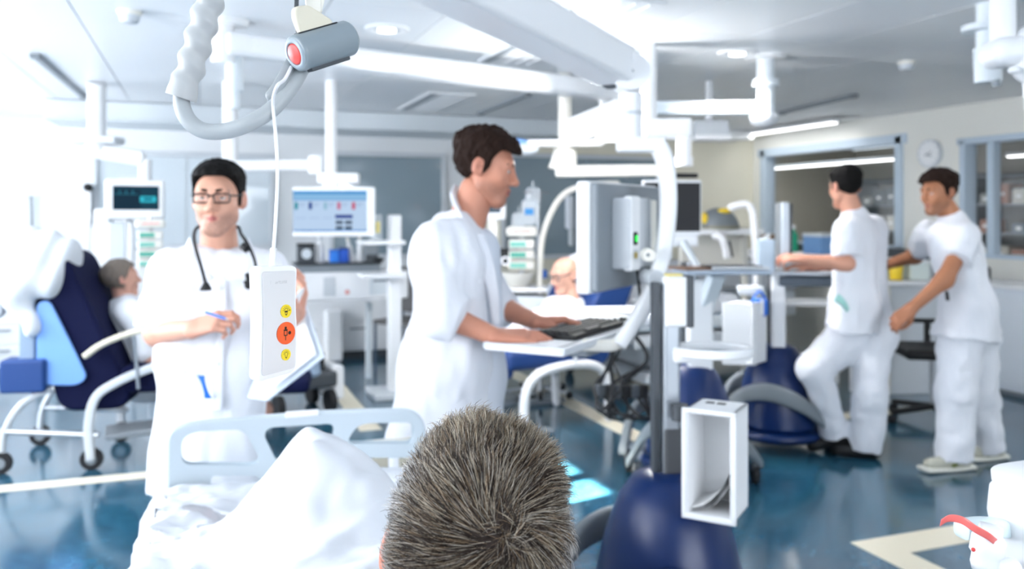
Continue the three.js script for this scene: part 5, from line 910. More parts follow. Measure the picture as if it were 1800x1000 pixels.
{ // cart the nurse stands at
  const p = onFloor(1366, 782), t = cart('cart with a bright navy base beside the nurse seen from behind', p, -YAW - 0.2, { h: 1.1 });
  part('tray', [bx(0.44, 0.024, 0.36, 0.16, 1.1, 0, 0.008, 3)], M.alu, t); part('tray_shelf', [bx(0.36, 0.06, 0.3, 0.18, 1.05, 0, 0.01)], std(0x4a5560, 0.5), t);
  const mo = part('monitor_side', [bx(0.05, 0.36, 0.4, 0.03, 1.36, 0, 0.012, 3)], M.alu, t); part('monitor_back', bx(0.02, 0.34, 0.38, 0.062, 1.36, 0, 0.006), M.darkGrey, mo);
  part('holder_box', bx(0.1, 0.2, 0.1, -0.08, 1.21, 0.12, 0.01), std(0xb9c8d6, 0.4), t);
  bin(t, -0.2, 0.74, 0.2, -0.5); part('bin_lid', bx(0.2, 0.38, 0.012, -0.25, 0.74, 0.295, 0.03, 3), M.white, t).rotation.y = 0;
  part('white_post', bx(0.09, 0.5, 0.07, 0.0, 0.85, 0.06, 0.02, 3), M.white, t);
  part('basket', bx(0.16, 0.05, 0.16, -0.17, 0.99, 0.1, 0.01), M.lightGrey, t);
}
{ // cart with the dark screen behind the curved arm
  const p = at(1215, 700, 4.75); p.y = 0; const t = cart('cart with a dark screen and raised keyboard behind the curved arm', p, -YAW + 0.05, { h: 1.2 });
  const mo = part('monitor', [bx(0.33, 0.31, 0.04, -0.11, 1.5, 0.0, 0.01, 3), bx(0.2, 0.09, 0.03, -0.06, 1.33, -0.01, 0.01)], M.white, t); part('screen', bx(0.31, 0.27, 0.006, -0.11, 1.505, 0.021, 0.001), std(0x06070d, 0.55), mo);
  part('camera_bar', [bx(0.13, 0.025, 0.05, -0.03, 1.68, 0, 0.01)], M.black, t);
  part('tray', [bx(0.46, 0.022, 0.3, 0.12, 1.16, 0.16, 0.008, 3)], std(0xaebccb, 0.4), t);
  part('support_arm', [beam([-0.06, 1.32, 0.05], [0.02, 1.16, 0.1], 0.06, 0.03), beam([0.1, 1.14, 0.15], [0.06, 0.95, 0.05], 0.09, 0.06)], M.paleGrey, t);
  part('white_post', bx(0.14, 0.5, 0.08, 0.03, 0.86, 0.06, 0.02, 3), M.whiteSoft, t);
  const k = thing('keyboard', 'black keyboard on the tray of the cart with the dark screen', 'keyboard', t.localToWorld(V(0.17, 1.184, 0.18)), t.rotation.y);
  part('case', bx(0.3, 0.018, 0.14, 0, 0, 0, 0.006), M.black, k); part('palm_rest', bx(0.3, 0.014, 0.05, 0.02, -0.002, 0.1, 0.006), M.lightGrey, k);
  const bk = thing('brown_folder', 'brown folder lying beside the raised keyboard', 'folder', t.localToWorld(V(-0.04, 1.178, 0.18)), t.rotation.y + 0.3);
  part('cover', bx(0.2, 0.012, 0.2, 0, 0, 0, 0.002), M.brown, bk);
}

// ================================================================== RECLINERS
{ // navy recliner on the left
  const p = onFloor(170, 800), ry = -YAW + 0.18, t = thing('recliner', 'navy blue recliner on castors at the left', 'recliner chair', p, ry);
  // local x: forwards (to the right of the picture), z: towards the camera
  const back = roundPoly([[-0.32, 1.2], [-0.12, 1.22], [0.24, 0.42], [0.2, 0.36], [-0.1, 0.36]], 0.07), bg = extrude(back, 0.56, 0.03); bg.translate(0, 0, -0.28);
  part('backrest', bg, M.navyCloth, t);
  const pan = extrude(roundPoly([[-0.23, 0.96], [-0.17, 0.97], [0.03, 0.53], [-0.02, 0.49], [-0.23, 0.5]], 0.04), 0.02, 0.005).translate(0, 0, 0.285); part('side_panel', pan, M.skyBlue, t);
  for (const s of [1, -1]) part('back_post', bx(0.085, 0.5, 0.05, -0.29, 0.86, s * 0.27, 0.012), M.greyBlueCloth, t);
  part('side_pouch', bx(0.24, 0.19, 0.16, -0.3, 0.55, 0.26, 0.02, 3), std(0x16407f, 0.5), t);
  part('seat', [bx(0.62, 0.16, 0.58, 0.5, 0.5, 0, 0.05, 4)], M.navyCloth, t);
  part('leg_rest', [bx(0.5, 0.1, 0.5, 1.02, 0.42, -0.02, 0.04, 4)], M.navyCloth, t);
  for (const s of [1, -1]) {
    part('armrest', sweep([[0.04, 0.66, s * 0.36], [0.12, 0.72, s * 0.36], [0.3, 0.79, s * 0.36], [0.5, 0.82, s * 0.36]].map((v) => V(...v)), V(0, 0, 1), 0.075, 0.035, 30, 14), M.cream, t);
    part('arm_strut', [rod([0.3, 0.77, s * 0.36], [0.32, 0.46, s * 0.34], 0.01), rod([0.44, 0.8, s * 0.36], [0.46, 0.5, s * 0.34], 0.01)], M.steel, t);
    part('front_frame', sweep([[0.06, 0.06, s * 0.33], [0.05, 0.26, s * 0.33], [0.09, 0.42, s * 0.33], [0.2, 0.5, s * 0.33], [0.45, 0.6, s * 0.33], [0.7, 0.68, s * 0.33]].map((v) => V(...v)), V(0, 0, 1), 0.035, 0.05, 40, 14), M.lightGrey, t);
    part('rear_frame', tube([[-0.42, 0.1, s * 0.3], [-0.4, 0.24, s * 0.3], [-0.3, 0.4, s * 0.3], [-0.18, 0.46, s * 0.28]], 0.02, 30, 12), M.lightGrey, t);
    part('side_rail', [rod([-0.42, 0.24, s * 0.3], [0.1, 0.2, s * 0.32], 0.018)], M.steel, t);
    for (const x of [-0.42, 0.06]) { const w = part('castor', cylZ(0.062, 0.03, x, 0.062, s * 0.31), M.rubber, t); part('castor_hub', cylZ(0.03, 0.036, x, 0.062, s * 0.31), M.grey, w); }
  }
  part('foot_plate', beam([0.1, 0.18, 0.2], [0.5, 0.2, 0.1], 0.28, 0.03), M.grey, t);
  // towel slung over the top of the backrest
  const tw = thing('towel', 'grey-white towel slung over the top of the navy recliner', 'towel', t.localToWorld(V(-0.28, 1.1, 0)), ry);
  const g = soft([bone([-0.1, 0.16, -0.12], [0.1, 0.13, 0.16], 0.12, 0.12), bone([-0.14, 0.02, 0.2], [0.06, 0.0, 0.26], 0.13, 0.12), bone([-0.16, 0.06, 0.0], [0.06, 0.08, 0.1], 0.15, 0.15), bone([-0.2, 0.02, -0.1], [-0.24, -0.2, 0.1], 0.06, 0.05), bone([-0.05, -0.1, 0.3], [0.02, -0.28, 0.31], 0.08, 0.04), bone([-0.16, 0.1, 0.1], [-0.22, -0.05, 0.24], 0.08, 0.06)], 0.08, 0.011, (d, x, y, z) => Math.abs(d) > 0.08 ? d : d + 0.013 * Math.sin(x * 30 - y * 14 + 2 * noise3(x * 4, y * 4, z * 4)));
  part('cloth', boxUV(g), M.towel, tw);
}
{ // recliner of the bald patient
  const p = at(1000, 700, 6.2); p.y = 0; const t = thing('recliner', 'dark blue recliner with white tubular feet under the bald patient', 'recliner chair', p, Math.PI + 0.26);
  const bg = extrude(roundPoly([[-0.42, 1.08], [-0.22, 1.12], [0.2, 0.5], [0.16, 0.42], [-0.1, 0.42]], 0.06), 0.56, 0.03); bg.translate(0, 0, -0.28); part('backrest', bg, std(0x173a74, 0.55), t);
  part('seat', bx(0.62, 0.14, 0.58, 0.42, 0.5, 0, 0.05, 4), std(0x173a74, 0.55), t); part('leg_rest', [bx(0.5, 0.09, 0.5, 0.9, 0.42, 0, 0.04, 4)], std(0x173a74, 0.55), t);
  for (const s of [1, -1]) { part('foot_frame', tube([[0.62, 0.03, s * 0.3], [0.6, 0.3, s * 0.3], [0.5, 0.4, s * 0.3], [0.05, 0.42, s * 0.3], [-0.08, 0.34, s * 0.3], [-0.12, 0.03, s * 0.3]], 0.032, 60, 12), M.white, t); part('armrest', bx(0.45, 0.04, 0.07, 0.2, 0.72, s * 0.34, 0.015), M.cream, t); part('arm_strut', rod([0.2, 0.7, s * 0.34], [0.2, 0.45, s * 0.32], 0.014), M.white, t); part('foot_pad', bx(0.3, 0.03, 0.1, 0.55, 0.018, s * 0.3, 0.01), M.grey, t); }
  const pl = thing('pillow', 'white pillow at the head of the bald patient\'s recliner', 'pillow', at(1026, 474, 6.2), -YAW);
  const g = new THREE.SphereGeometry(1, 28, 18).scale(0.15, 0.13, 0.2); part('case', g, M.sheet, pl);
}
{ // sheeted bed right of the floor strip
  const t = thing('covered_bed', 'bed with a white sheet behind the near cart column', 'bed', [3.5, 0, -6.5], 0);
  const g = bx(0.98, 0.16, 1.7, 0, 0.76, 0, 0.06, 5), p = g.attributes.position; for (let i = 0; i < p.count; i++) p.setY(i, p.getY(i) + 0.025 * fbm(p.getX(i) * 4, 1, p.getZ(i) * 4)); g.computeVertexNormals(); part('sheet', boxUV(g), M.sheet, t);
  part('mattress', bx(0.9, 0.12, 1.66, 0, 0.63, 0, 0.04), M.paleGrey, t);
  part('frame', [bx(0.9, 0.1, 1.66, 0, 0.5, 0, 0.02), bx(0.5, 0.2, 1.1, 0, 0.36, 0, 0.04), bx(0.62, 0.08, 1.5, 0, 0.2, 0, 0.02)], M.lightGrey, t);
  for (const [x, z] of [[-0.3, 0.7], [0.3, 0.7], [-0.3, -0.7], [0.3, -0.7]]) part('wheel', cylX(0.07, 0.035, x, 0.07, z), M.rubber, t);
}
{ // draped overbed table in front of the bald patient
  const c = at(1055, 556, 5.2), t = thing('overbed_table', 'white draped overbed table behind the keyboard tray', 'table', [c.x, 0, c.z], -YAW + 0.12);
  const g = bx(0.78, 0.07, 0.5, 0, c.y, 0, 0.03, 5), p = g.attributes.position; for (let i = 0; i < p.count; i++) p.setY(i, p.getY(i) + 0.02 * fbm(p.getX(i) * 5, 1, p.getZ(i) * 5)); g.computeVertexNormals(); part('cloth', boxUV(g), M.sheet, t);
  part('post', bx(0.06, c.y - 0.06, 0.06, 0.36, c.y / 2, 0, 0.01), M.white, t); part('foot', cyl(0.19, 0.17, 0.04, 0.36, 0.02, 0), M.grey, t);
  const n = thing('paper_sheet', 'printed sheet lying on the draped overbed table', 'paper', t.localToWorld(V(0.12, c.y + 0.045, 0.05)), 0.2); part('sheet', bx(0.21, 0.003, 0.28, 0, 0, 0, 0), M.paper, n); part('print_lines', [bx(0.14, 0.001, 0.012, 0, 0.0022, 0.02, 0), bx(0.14, 0.001, 0.012, 0, 0.0022, 0.06, 0)], M.grey, n);
}
{ // tangle of black leads hanging below the sheeted bed
  const r = rng(9), c = at(1075, 650, 4.5);
  const lb = ['black lead looping down nearest the white foot frame', 'black lead hanging in a long loop to the floor strip', 'black lead with a plug end in the middle of the tangle', 'thick black lead hanging straight beside the column', 'black lead curling on the cream floor strip', 'thin black lead drooping behind the others'];
  for (let i = 0; i < 6; i++) {
    const t = thing('black_lead', lb[i], 'cable', at(1040 + i * 14, 640, 4.45 + i * 0.05), 0, 'leads hanging below the sheeted bed'), x = 1030 + i * 15;
    wpart('lead', tube([at(1075 + r() * 30, 560, 4.9), at(x + r() * 50, 630, 4.75 + r() * 0.2), at(x - 25 + r() * 60, 680, 4.7 + r() * 0.2), at(x - 20 + r() * 60, 715 + r() * 22, 4.7), at(x + 10 + r() * 50, 725 + r() * 15, 4.75), at(x + 26, 690, 4.8)], 0.006 + r() * 0.006, 60, 8), M.rubber, t);
    wpart('plug', [bx(0.05, 0.08, 0.04, ...arr(at(x + 26, 688, 4.8)), 0.01)], i % 2 ? M.black : M.darkGrey, t);
  }
}

// ================================================================== BACKGROUND: LEFT
function cabinet(label, p, ry, w, h, d, drawers, cols, opt = {}) {
  const t = thing('cabinet', label, 'cabinet', p, ry);
  part('body', bx(w, h - 0.08, d, 0, (h + 0.08) / 2, 0, 0.006), opt.mat ?? M.white, t); part('plinth', bx(w - 0.04, 0.08, d - 0.06, 0, 0.04, -0.02, 0.003), M.darkGrey, t); part('worktop', bx(w + 0.03, 0.03, d + 0.03, 0, h + 0.015, 0, 0.008), opt.top ?? M.whiteSoft, t);
  const dw = (w - 0.02) / cols, dh = (h - 0.12) / drawers;
  for (let c = 0; c < cols; c++) for (let r = 0; r < drawers; r++) { const q = part('drawer', bx(dw - 0.012, dh - 0.012, 0.018, -w / 2 + 0.01 + dw * (c + 0.5), 0.1 + dh * (r + 0.5), d / 2 + 0.006, 0.004), opt.mat ?? M.whiteSoft, t); part('handle', bx(dw * 0.4, 0.014, 0.022, -w / 2 + 0.01 + dw * (c + 0.5), 0.1 + dh * (r + 0.5) + dh * 0.25, d / 2 + 0.022, 0.004), M.grey, q); }
  return t;
}
{ const p = onFloor(12, 664); cabinet('white drawer cabinet at the left edge', [p.x - 0.12, 0, p.z - 0.3], 0, 0.72, 0.86, 0.5, 4, 1); }
{ // low white cupboard units under the shelf
  const p = onFloor(610, 634); cabinet('long low white cupboard below the blue screen', [p.x + 0.15, 0, p.z - 0.35], 0, 1.7, 0.68, 0.55, 2, 3);
  const b = thing('white_box', 'tall narrow white box standing before the low cupboard', 'box', [onFloor(583, 634).x, 0, p.z + 0.06], 0.05); part('body', bx(0.17, 0.5, 0.16, 0, 0.27, 0, 0.03, 3), M.white, b); part('foot', bx(0.15, 0.02, 0.14, 0, 0.01, 0, 0.004), M.grey, b);
}
{ // shelf rack with a dark top and things on it
  const c = at(592, 462, 7.4), t = thing('equipment_shelf', 'grey shelf with a dark top edge under the blue screen', 'shelf', [c.x, 0, c.z]);
  part('board', bx(0.72, 0.016, 0.36, 0, c.y, 0, 0.004), M.darkGrey, t); part('apron', bx(0.7, 0.075, 0.34, 0, c.y - 0.048, 0, 0.006), M.grey, t);
  for (const s of [-1, 1]) part('post', bx(0.05, c.y, 0.05, s * 0.3, c.y / 2, -0.12, 0.006), M.paleGrey, t);
  part('lower_board', bx(0.7, 0.02, 0.36, 0, 0.72, 0, 0.004), M.whiteSoft, t);
  const Y = c.y + 0.008, put = (n, l, k, x, z, g, mat, extra) => { const o = thing(n, l, k, [c.x + x, Y, c.z + z]); part('body', g, mat, o); if (extra) extra(o); return o; };
  put('camera_device', 'dark boxy device with a white dial on the dark shelf', 'device', -0.27, 0.05, bx(0.14, 0.15, 0.14, 0, 0.075, 0, 0.015), M.darkGrey, (o) => { part('dial', cylZ(0.042, 0.02, 0, 0.08, 0.074), M.paleGrey, o); part('lid', bx(0.145, 0.02, 0.145, 0, 0.155, 0, 0.006), M.black, o); });
  put('blue_box', 'light blue box on the dark shelf', 'box', -0.035, 0.06, bx(0.07, 0.1, 0.1, 0, 0.05, 0, 0.006), std(0x2a86ef, 0.45), (o) => part('flap', bx(0.072, 0.02, 0.102, 0, 0.1, 0, 0.004), M.blue, o));
  put('blue_box', 'deeper blue box on the dark shelf beside the lighter one', 'box', 0.045, 0.06, bx(0.08, 0.12, 0.1, 0, 0.06, 0, 0.006), std(0x1158c8, 0.45), (o) => part('flap', bx(0.082, 0.02, 0.102, 0, 0.12, 0, 0.004), M.navy, o));
  const bottle = (r, h) => lathe([[0, 0], [r, 0], [r, h * 0.68], [r * 0.5, h * 0.8], [r * 0.45, h], [0, h]], 24);
  put('bottle', 'white bottle between the dark device and the blue boxes', 'bottle', -0.15, 0.05, bottle(0.035, 0.2), M.white, (o) => part('cap', cyl(0.018, 0.018, 0.03, 0, 0.21, 0), M.lightGrey, o));
  { const o = put('bottle', 'leaning white bottle right of the blue boxes', 'bottle', 0.125, 0.05, bottle(0.028, 0.19), M.white, (q) => part('cap', cyl(0.014, 0.014, 0.03, 0, 0.2, 0), M.offWhite, q)); o.rotation.z = 0.2; }
  put('bottle', 'upright white bottle right of the leaning bottle', 'bottle', 0.19, 0.05, bottle(0.026, 0.2), M.white, (q) => part('cap', cyl(0.013, 0.013, 0.03, 0, 0.21, 0), M.offWhite, q));
  put('grey_dispenser', 'grey mottled dispenser at the right end of the dark shelf', 'dispenser', 0.285, 0.04, bx(0.13, 0.16, 0.12, 0, 0.08, 0, 0.02), M.grey, (o) => part('mouth', bx(0.1, 0.05, 0.03, 0, 0.04, 0.055, 0.008), M.darkGrey, o));
  put('black_pouch', 'small black pouch at the right edge of the dark shelf', 'pouch', 0.335, 0.14, sph(0.05, 0, 0.02, 0, 1, 0.4, 0.7), M.black, (o) => part('clasp', bx(0.02, 0.012, 0.02, 0, 0.036, 0.02, 0.003), M.darkGrey, o));
  // white apparatus below
  const a = thing('white_apparatus', 'white machine with pale grey panels below the dark shelf', 'machine', [c.x + 0.14, 0.732, c.z + 0.02]);
  part('body', [bx(0.9, 0.24, 0.34, 0, 0.12, 0, 0.02, 3)], M.white, a); part('panel', bx(0.1, 0.16, 0.01, -0.23, 0.12, 0.17, 0.004), M.lightGrey, a); part('panel', bx(0.28, 0.16, 0.01, 0.25, 0.12, 0.17, 0.004), M.paleGrey, a); part('red_mark', sph(0.02, -0.08, 0.07, 0.17, 1, 1, 0.3), M.pink, a); part('hinge', bx(0.12, 0.02, 0.012, 0.2, 0.16, 0.176, 0.003), M.grey, a);
}
{ const p = at(693, 470, 6.9); const t = thing('white_stand', 'white upright stand behind the back of the tall doctor', 'stand', [p.x, 0, p.z]); part('post', bx(0.1, 1.46, 0.12, 0, 0.73, 0, 0.015), M.white, t); part('shelf', bx(0.34, 0.03, 0.3, -0.12, 1.24, 0.05, 0.006), M.white, t); part('shelf', bx(0.34, 0.03, 0.3, -0.12, 0.98, 0.05, 0.006), M.white, t); part('foot', bx(0.4, 0.05, 0.4, 0, 0.025, 0, 0.012), M.lightGrey, t); part('canister', cyl(0.05, 0.05, 0.2, -0.16, 1.36, 0.05), M.clearPlastic, t); part('yellow_label', bx(0.05, 0.09, 0.012, -0.16, 1.36, 0.098, 0.003), M.paleYellow, t); }
{ // grey stacking chair half hidden by the coat
  const p = onFloor(712, 650), t = thing('grey_chair', 'grey chair half hidden behind the white coat', 'chair', p, -0.9);
  const bk = bx(0.42, 0.44, 0.03, 0, 0.74, -0.2, 0.014, 3); part('backrest', bk, std(0x6f6d6c, 0.6), t); part('seat', bx(0.44, 0.04, 0.42, 0, 0.46, 0, 0.015, 3), std(0x6f6d6c, 0.6), t);
  for (const [x, z] of [[-0.2, -0.2], [0.2, -0.2], [-0.2, 0.19], [0.2, 0.19]]) part('leg', rod([x, 0, z], [x, z < 0 ? 0.94 : 0.45, z < 0 ? -0.225 : z], 0.013), std(0x4f6277, 0.4), t);
}
function screenTex(w, h, draw) { const c = document.createElement('canvas'); c.width = w; c.height = h; draw(c.getContext('2d'), w, h); const t = new THREE.CanvasTexture(c); t.colorSpace = THREE.SRGBColorSpace; return t; }
{ // blue record screen on a ceiling arm
  const c = at(580, 371, 6.6), t = thing('record_screen', 'flat screen showing a pale blue patient record', 'monitor', c, -YAW + 0.06);
  part('bezel', bx(0.63, 0.385, 0.045, 0.03, -0.005, -0.026, 0.014, 3), M.white, t);
  const tx = screenTex(512, 288, (x, w, h) => {
    x.fillStyle = '#bcd4f0'; x.fillRect(0, 0, w, h); x.fillStyle = '#5e9fd6'; x.fillRect(0, 0, w, 30); x.fillStyle = '#8fc0e6'; x.fillRect(0, 30, w, 26); x.fillStyle = '#6aa5d8'; x.fillRect(0, 56, w, 12);
    for (const [X, col] of [[10, '#1d8fa0'], [108, '#123d8c'], [212, '#8fbad2'], [306, '#c56a8c'], [408, '#c2506f']]) { x.fillStyle = col; x.fillRect(X, 82, 24, 50); x.fillStyle = '#9bb4d6'; x.fillRect(X + 32, 88, 44, 6); x.fillRect(X + 32, 102, 36, 6); }
    x.fillStyle = '#9fb9dd'; for (let i = 0; i < 3; i++) x.fillRect(20 + i * 92, 190, 70, 5); x.fillStyle = '#16338a'; x.fillRect(292, 170, 122, 24); x.fillStyle = '#28394f'; for (let i = 0; i < 2; i++) for (let j = 0; j < 2; j++) x.fillRect(296 + j * 64, 212 + i * 38, 50, 22); x.fillStyle = '#5b91c9'; x.fillRect(0, 276, w, 12);
  });
  part('screen_display', bx(0.565, 0.318, 0.004, 0, 0, -0.002, 0), phy(0x000000, 0.5, { specularIntensity: 0.25, emissive: 0xffffff, emissiveMap: tx, emissiveIntensity: 1.0 }), t);
  part('arm', [bx(0.11, 0.12, 0.08, 0.0, 0.22, -0.05, 0.012), rod([0, 0.22, -0.06], [0, CEIL - c.y, -0.06], 0.045, 20), bx(0.32, 0.085, 0.1, 0.06, 0.255, -0.06, 0.02)], M.white, t);
}
{ const a = at(405, 292, 6.7), b = at(560, 290, 6.8), t = thing('ceiling_boom', 'white horizontal boom between the stethoscope doctor and the blue screen', 'boom arm', a); wpart('boom', beam(a, b, 0.1, 0.085, 0.02), M.white, t); wpart('riser', [rod(a, V(a.x, CEIL, a.z), 0.06, 20)], M.white, t); wpart('joint', cyl(0.08, 0.08, 0.14, b.x, b.y, b.z), M.white, t); }
{ const a = at(150, 262, 6.9), b = at(255, 280, 7.0), t = thing('ceiling_boom', 'white boom carrying the patient monitor at the left', 'boom arm', a); wpart('boom', beam(a, b, 0.14, 0.12, 0.03), M.white, t); wpart('riser', [rod(at(170, 262, 6.9), onCeil(170, 145), 0.07, 20)], M.white, t); wpart('plate', beam(at(128, 247, 6.9), at(212, 247, 6.9), 0.2, 0.06, 0.02), M.lightGrey, t); wpart('drop_tube', rod(b, at(255, 318, 7.0), 0.05, 20), M.white, t); }
{ // patient monitor on the left
  const c = at(238, 350, 6.95), t = thing('patient_monitor', 'white patient monitor with a dark teal screen', 'monitor', c, 0.12);
  part('case', bx(0.45, 0.33, 0.12, 0, 0, -0.062, 0.03, 4), M.white, t);
  const tx = screenTex(256, 144, (x, w, h) => { x.fillStyle = '#12384a'; x.fillRect(0, 0, w, h); x.fillStyle = '#0e2a3c'; x.fillRect(0, 20, w * 0.6, h); x.fillStyle = '#2fb4c8'; x.fillRect(150, 62, 90, 36); x.fillStyle = '#0f4a66'; x.fillRect(170, 72, 50, 14); x.strokeStyle = '#2a7f94'; x.lineWidth = 3; x.beginPath(); for (let i = 0; i < 140; i++) x.lineTo(i, 50 + (i % 36 < 4 ? -20 : 0)); x.stroke(); });
  part('screen_display', bx(0.345, 0.195, 0.004, 0.005, 0.01, 0.001, 0), phy(0x000000, 0.5, { specularIntensity: 0.2, emissive: 0xffffff, emissiveMap: tx, emissiveIntensity: 1.2 }), t);
  part('handle', bx(0.24, 0.03, 0.04, 0, 0.175, -0.06, 0.012), M.lightGrey, t); part('yellow_lamp', bx(0.02, 0.01, 0.006, -0.17, -0.105, 0.002, 0.002), M.yellow, t);
  const s = thing('equipment_column', 'white column of wall sockets below the patient monitor', 'column', [at(205, 600, 7.1).x, 0, at(205, 600, 7.1).z], 0.1);
  part('housing', bx(0.3, 1.5, 0.24, -0.02, 0.76, 0, 0.02, 3), M.white, s); part('slim_housing', bx(0.16, 1.3, 0.2, -0.27, 1.0, 0.02, 0.02, 3), M.whiteSoft, s); part('control_panel', bx(0.13, 0.1, 0.02, 0.08, 0.93, 0.125, 0.006), M.darkGrey, s); part('socket_plate', bx(0.12, 0.4, 0.012, 0.0, 1.2, 0.124, 0.006), M.paleGrey, s);
  for (const y of [1.16, 1.02, 0.8]) part('socket', cylZ(0.022, 0.02, -0.27, y, 0.125), M.lightGrey, s);
  for (const x of [-0.05, 0.1]) part('socket', cylZ(0.022, 0.02, x, 1.42, 0.128), M.grey, s);
  part('base', bx(0.5, 0.05, 0.4, -0.1, 0.025, 0, 0.012), M.lightGrey, s);
}
function pumpStack(label, p, ry, n, o = {}) {
  const t = thing('infusion_pumps', label, 'pump stack', p, ry); part('rack', bx(0.06, n * 0.115 + 0.2, 0.06, 0, n * 0.0575, -0.1, 0.01), M.lightGrey, t);
  for (let i = 0; i < n; i++) { const y = i * 0.115 + 0.05, m = part('pump', bx(0.28, 0.1, 0.15, 0, y, 0, 0.018, 3), M.offWhite, t); part('pump_window', bx(0.17, 0.055, 0.008, -0.04, y, 0.076, 0.004), i % 2 ? M.teal : std(0x7fc7b6, 0.4), m); part('pump_knob', cylZ(0.016, 0.016, 0.1, y, 0.08), M.white, m); }
  part('top_housing', [bx(0.34, 0.11, 0.2, 0, n * 0.115 + 0.07, 0, 0.04, 4)], o.top ?? M.offWhite, t); part('name_strip', bx(0.2, 0.018, 0.004, 0, n * 0.115 + 0.075, 0.101, 0.001), M.pink, t);
  part('pole', rod([0, -(o.drop ?? 0.5) / o.s, -0.14], [0, n * 0.115 + 0.2, -0.14], 0.016), M.steel, t); part('clamp', bx(0.1, 0.06, 0.08, 0, 0.1, -0.13, 0.012), M.lightGrey, t); t.scale.setScalar(o.s); return t;
}
pumpStack('four pale green infusion pumps beside the stethoscope doctor', at(264, 470, 6.85), 0.1, 4, { s: 0.66, drop: at(264, 470, 6.85).y - 0.04 });
{ const c = at(155, 352, 8.38), t = thing('wall_handset', 'black telephone handset hanging on the left back wall', 'telephone', c, 0); part('handset', [bx(0.05, 0.26, 0.05, 0, 0.02, 0, 0.02, 3), sph(0.045, 0, 0.13, 0.02, 1, 0.8, 1), sph(0.04, 0, -0.1, 0.02, 1, 0.8, 1)], M.black, t); part('cradle', bx(0.09, 0.3, 0.03, 0.0, 0.0, -0.035, 0.01), M.lightGrey, t); part('cord', tube([[0, -0.12, 0], [-0.03, -0.22, 0.01], [0.01, -0.3, 0.0], [0.05, -0.1, -0.01]], 0.006, 30, 8), M.black, t); }
{ const a = at(55, 345, 9.04), t = thing('curtain_pole', 'thin grey vertical rod on the left back wall', 'rod', a); wpart('rod', rod(at(55, 345, 9.04), at(57, 420, 9.04), 0.014), M.midGrey, t); wpart('bracket', bx(0.24, 0.02, 0.02, ...arr(at(50, 345, 9.04)), 0.005), M.lightGrey, t); }
{ // dark trolley between the folder and the floor strip
  const p = onFloor(520, 722), t = thing('trolley', 'dark low trolley with wheels behind the hanging folder', 'trolley', p, 0.3); part('deck', bx(0.5, 0.12, 0.4, 0, 0.24, 0, 0.03), M.darkGrey, t); part('motor_box', bx(0.26, 0.16, 0.26, 0.05, 0.36, 0, 0.03), M.black, t); for (const [x, z] of [[-0.2, 0.16], [0.2, 0.16], [-0.2, -0.16], [0.2, -0.16]]) part('wheel', cylX(0.08, 0.05, x, 0.08, z), M.rubber, t); part('white_lever', beam([0.06, 0.32, 0.24], [-0.06, 0.52, 0.18], 0.05, 0.03), M.white, t); part('side_cover', bx(0.1, 0.26, 0.3, 0.27, 0.2, 0.02, 0.03), M.whiteSoft, t);
}

// ================================================================== BACKGROUND: MIDDLE
{ const c = at(862, 358, 6.6), t = thing('patient_monitor', 'white framed monitor behind the tall doctor\'s chin', 'monitor', c, -YAW); part('case', bx(0.24, 0.25, 0.1, 0, 0, -0.05, 0.02, 3), M.white, t); part('screen', bx(0.18, 0.17, 0.004, -0.01, 0.015, 0.002, 0.001), std(0x4b5761, 0.2), t); part('stem', [bx(0.08, 0.34, 0.06, 0.02, -0.27, -0.05, 0.015)], M.offWhite, t); part('post', rod([0.02, -0.2, -0.08], [0.02, -c.y, -0.08], 0.022), M.lightGrey, t); part('base', cyl(0.2, 0.18, 0.04, 0.02, -c.y + 0.02, -0.08), M.grey, t); }
{ const c = at(917, 474, 6.7); pumpStack('cream and green pump stack left of the bald patient', c, -YAW, 3, { s: 0.72, drop: c.y - 0.9 });
  const b = thing('pump_cart', 'low white cart under the pump stack beside the bald patient', 'cart', [c.x, 0, c.z - 0.02], -YAW); part('top', bx(0.4, 0.03, 0.36, 0, 0.88, 0, 0.008), M.whiteSoft, b); part('drawer_unit', bx(0.36, 0.5, 0.32, 0, 0.58, 0, 0.01), M.paleGrey, b); part('basin', lathe([[0, 0], [0.09, 0.0], [0.14, 0.11], [0.135, 0.11], [0.085, 0.01], [0, 0.01]]).translate(-0.03, 0.9, 0.04), M.offWhite, b); for (const [x, z] of [[-0.15, 0.13], [0.15, 0.13], [-0.15, -0.13], [0.15, -0.13]]) { part('leg', rod([x, 0.1, z], [x, 0.36, z], 0.014), M.steel, b); part('castor', cylX(0.05, 0.03, x, 0.05, z), M.rubber, b); } }
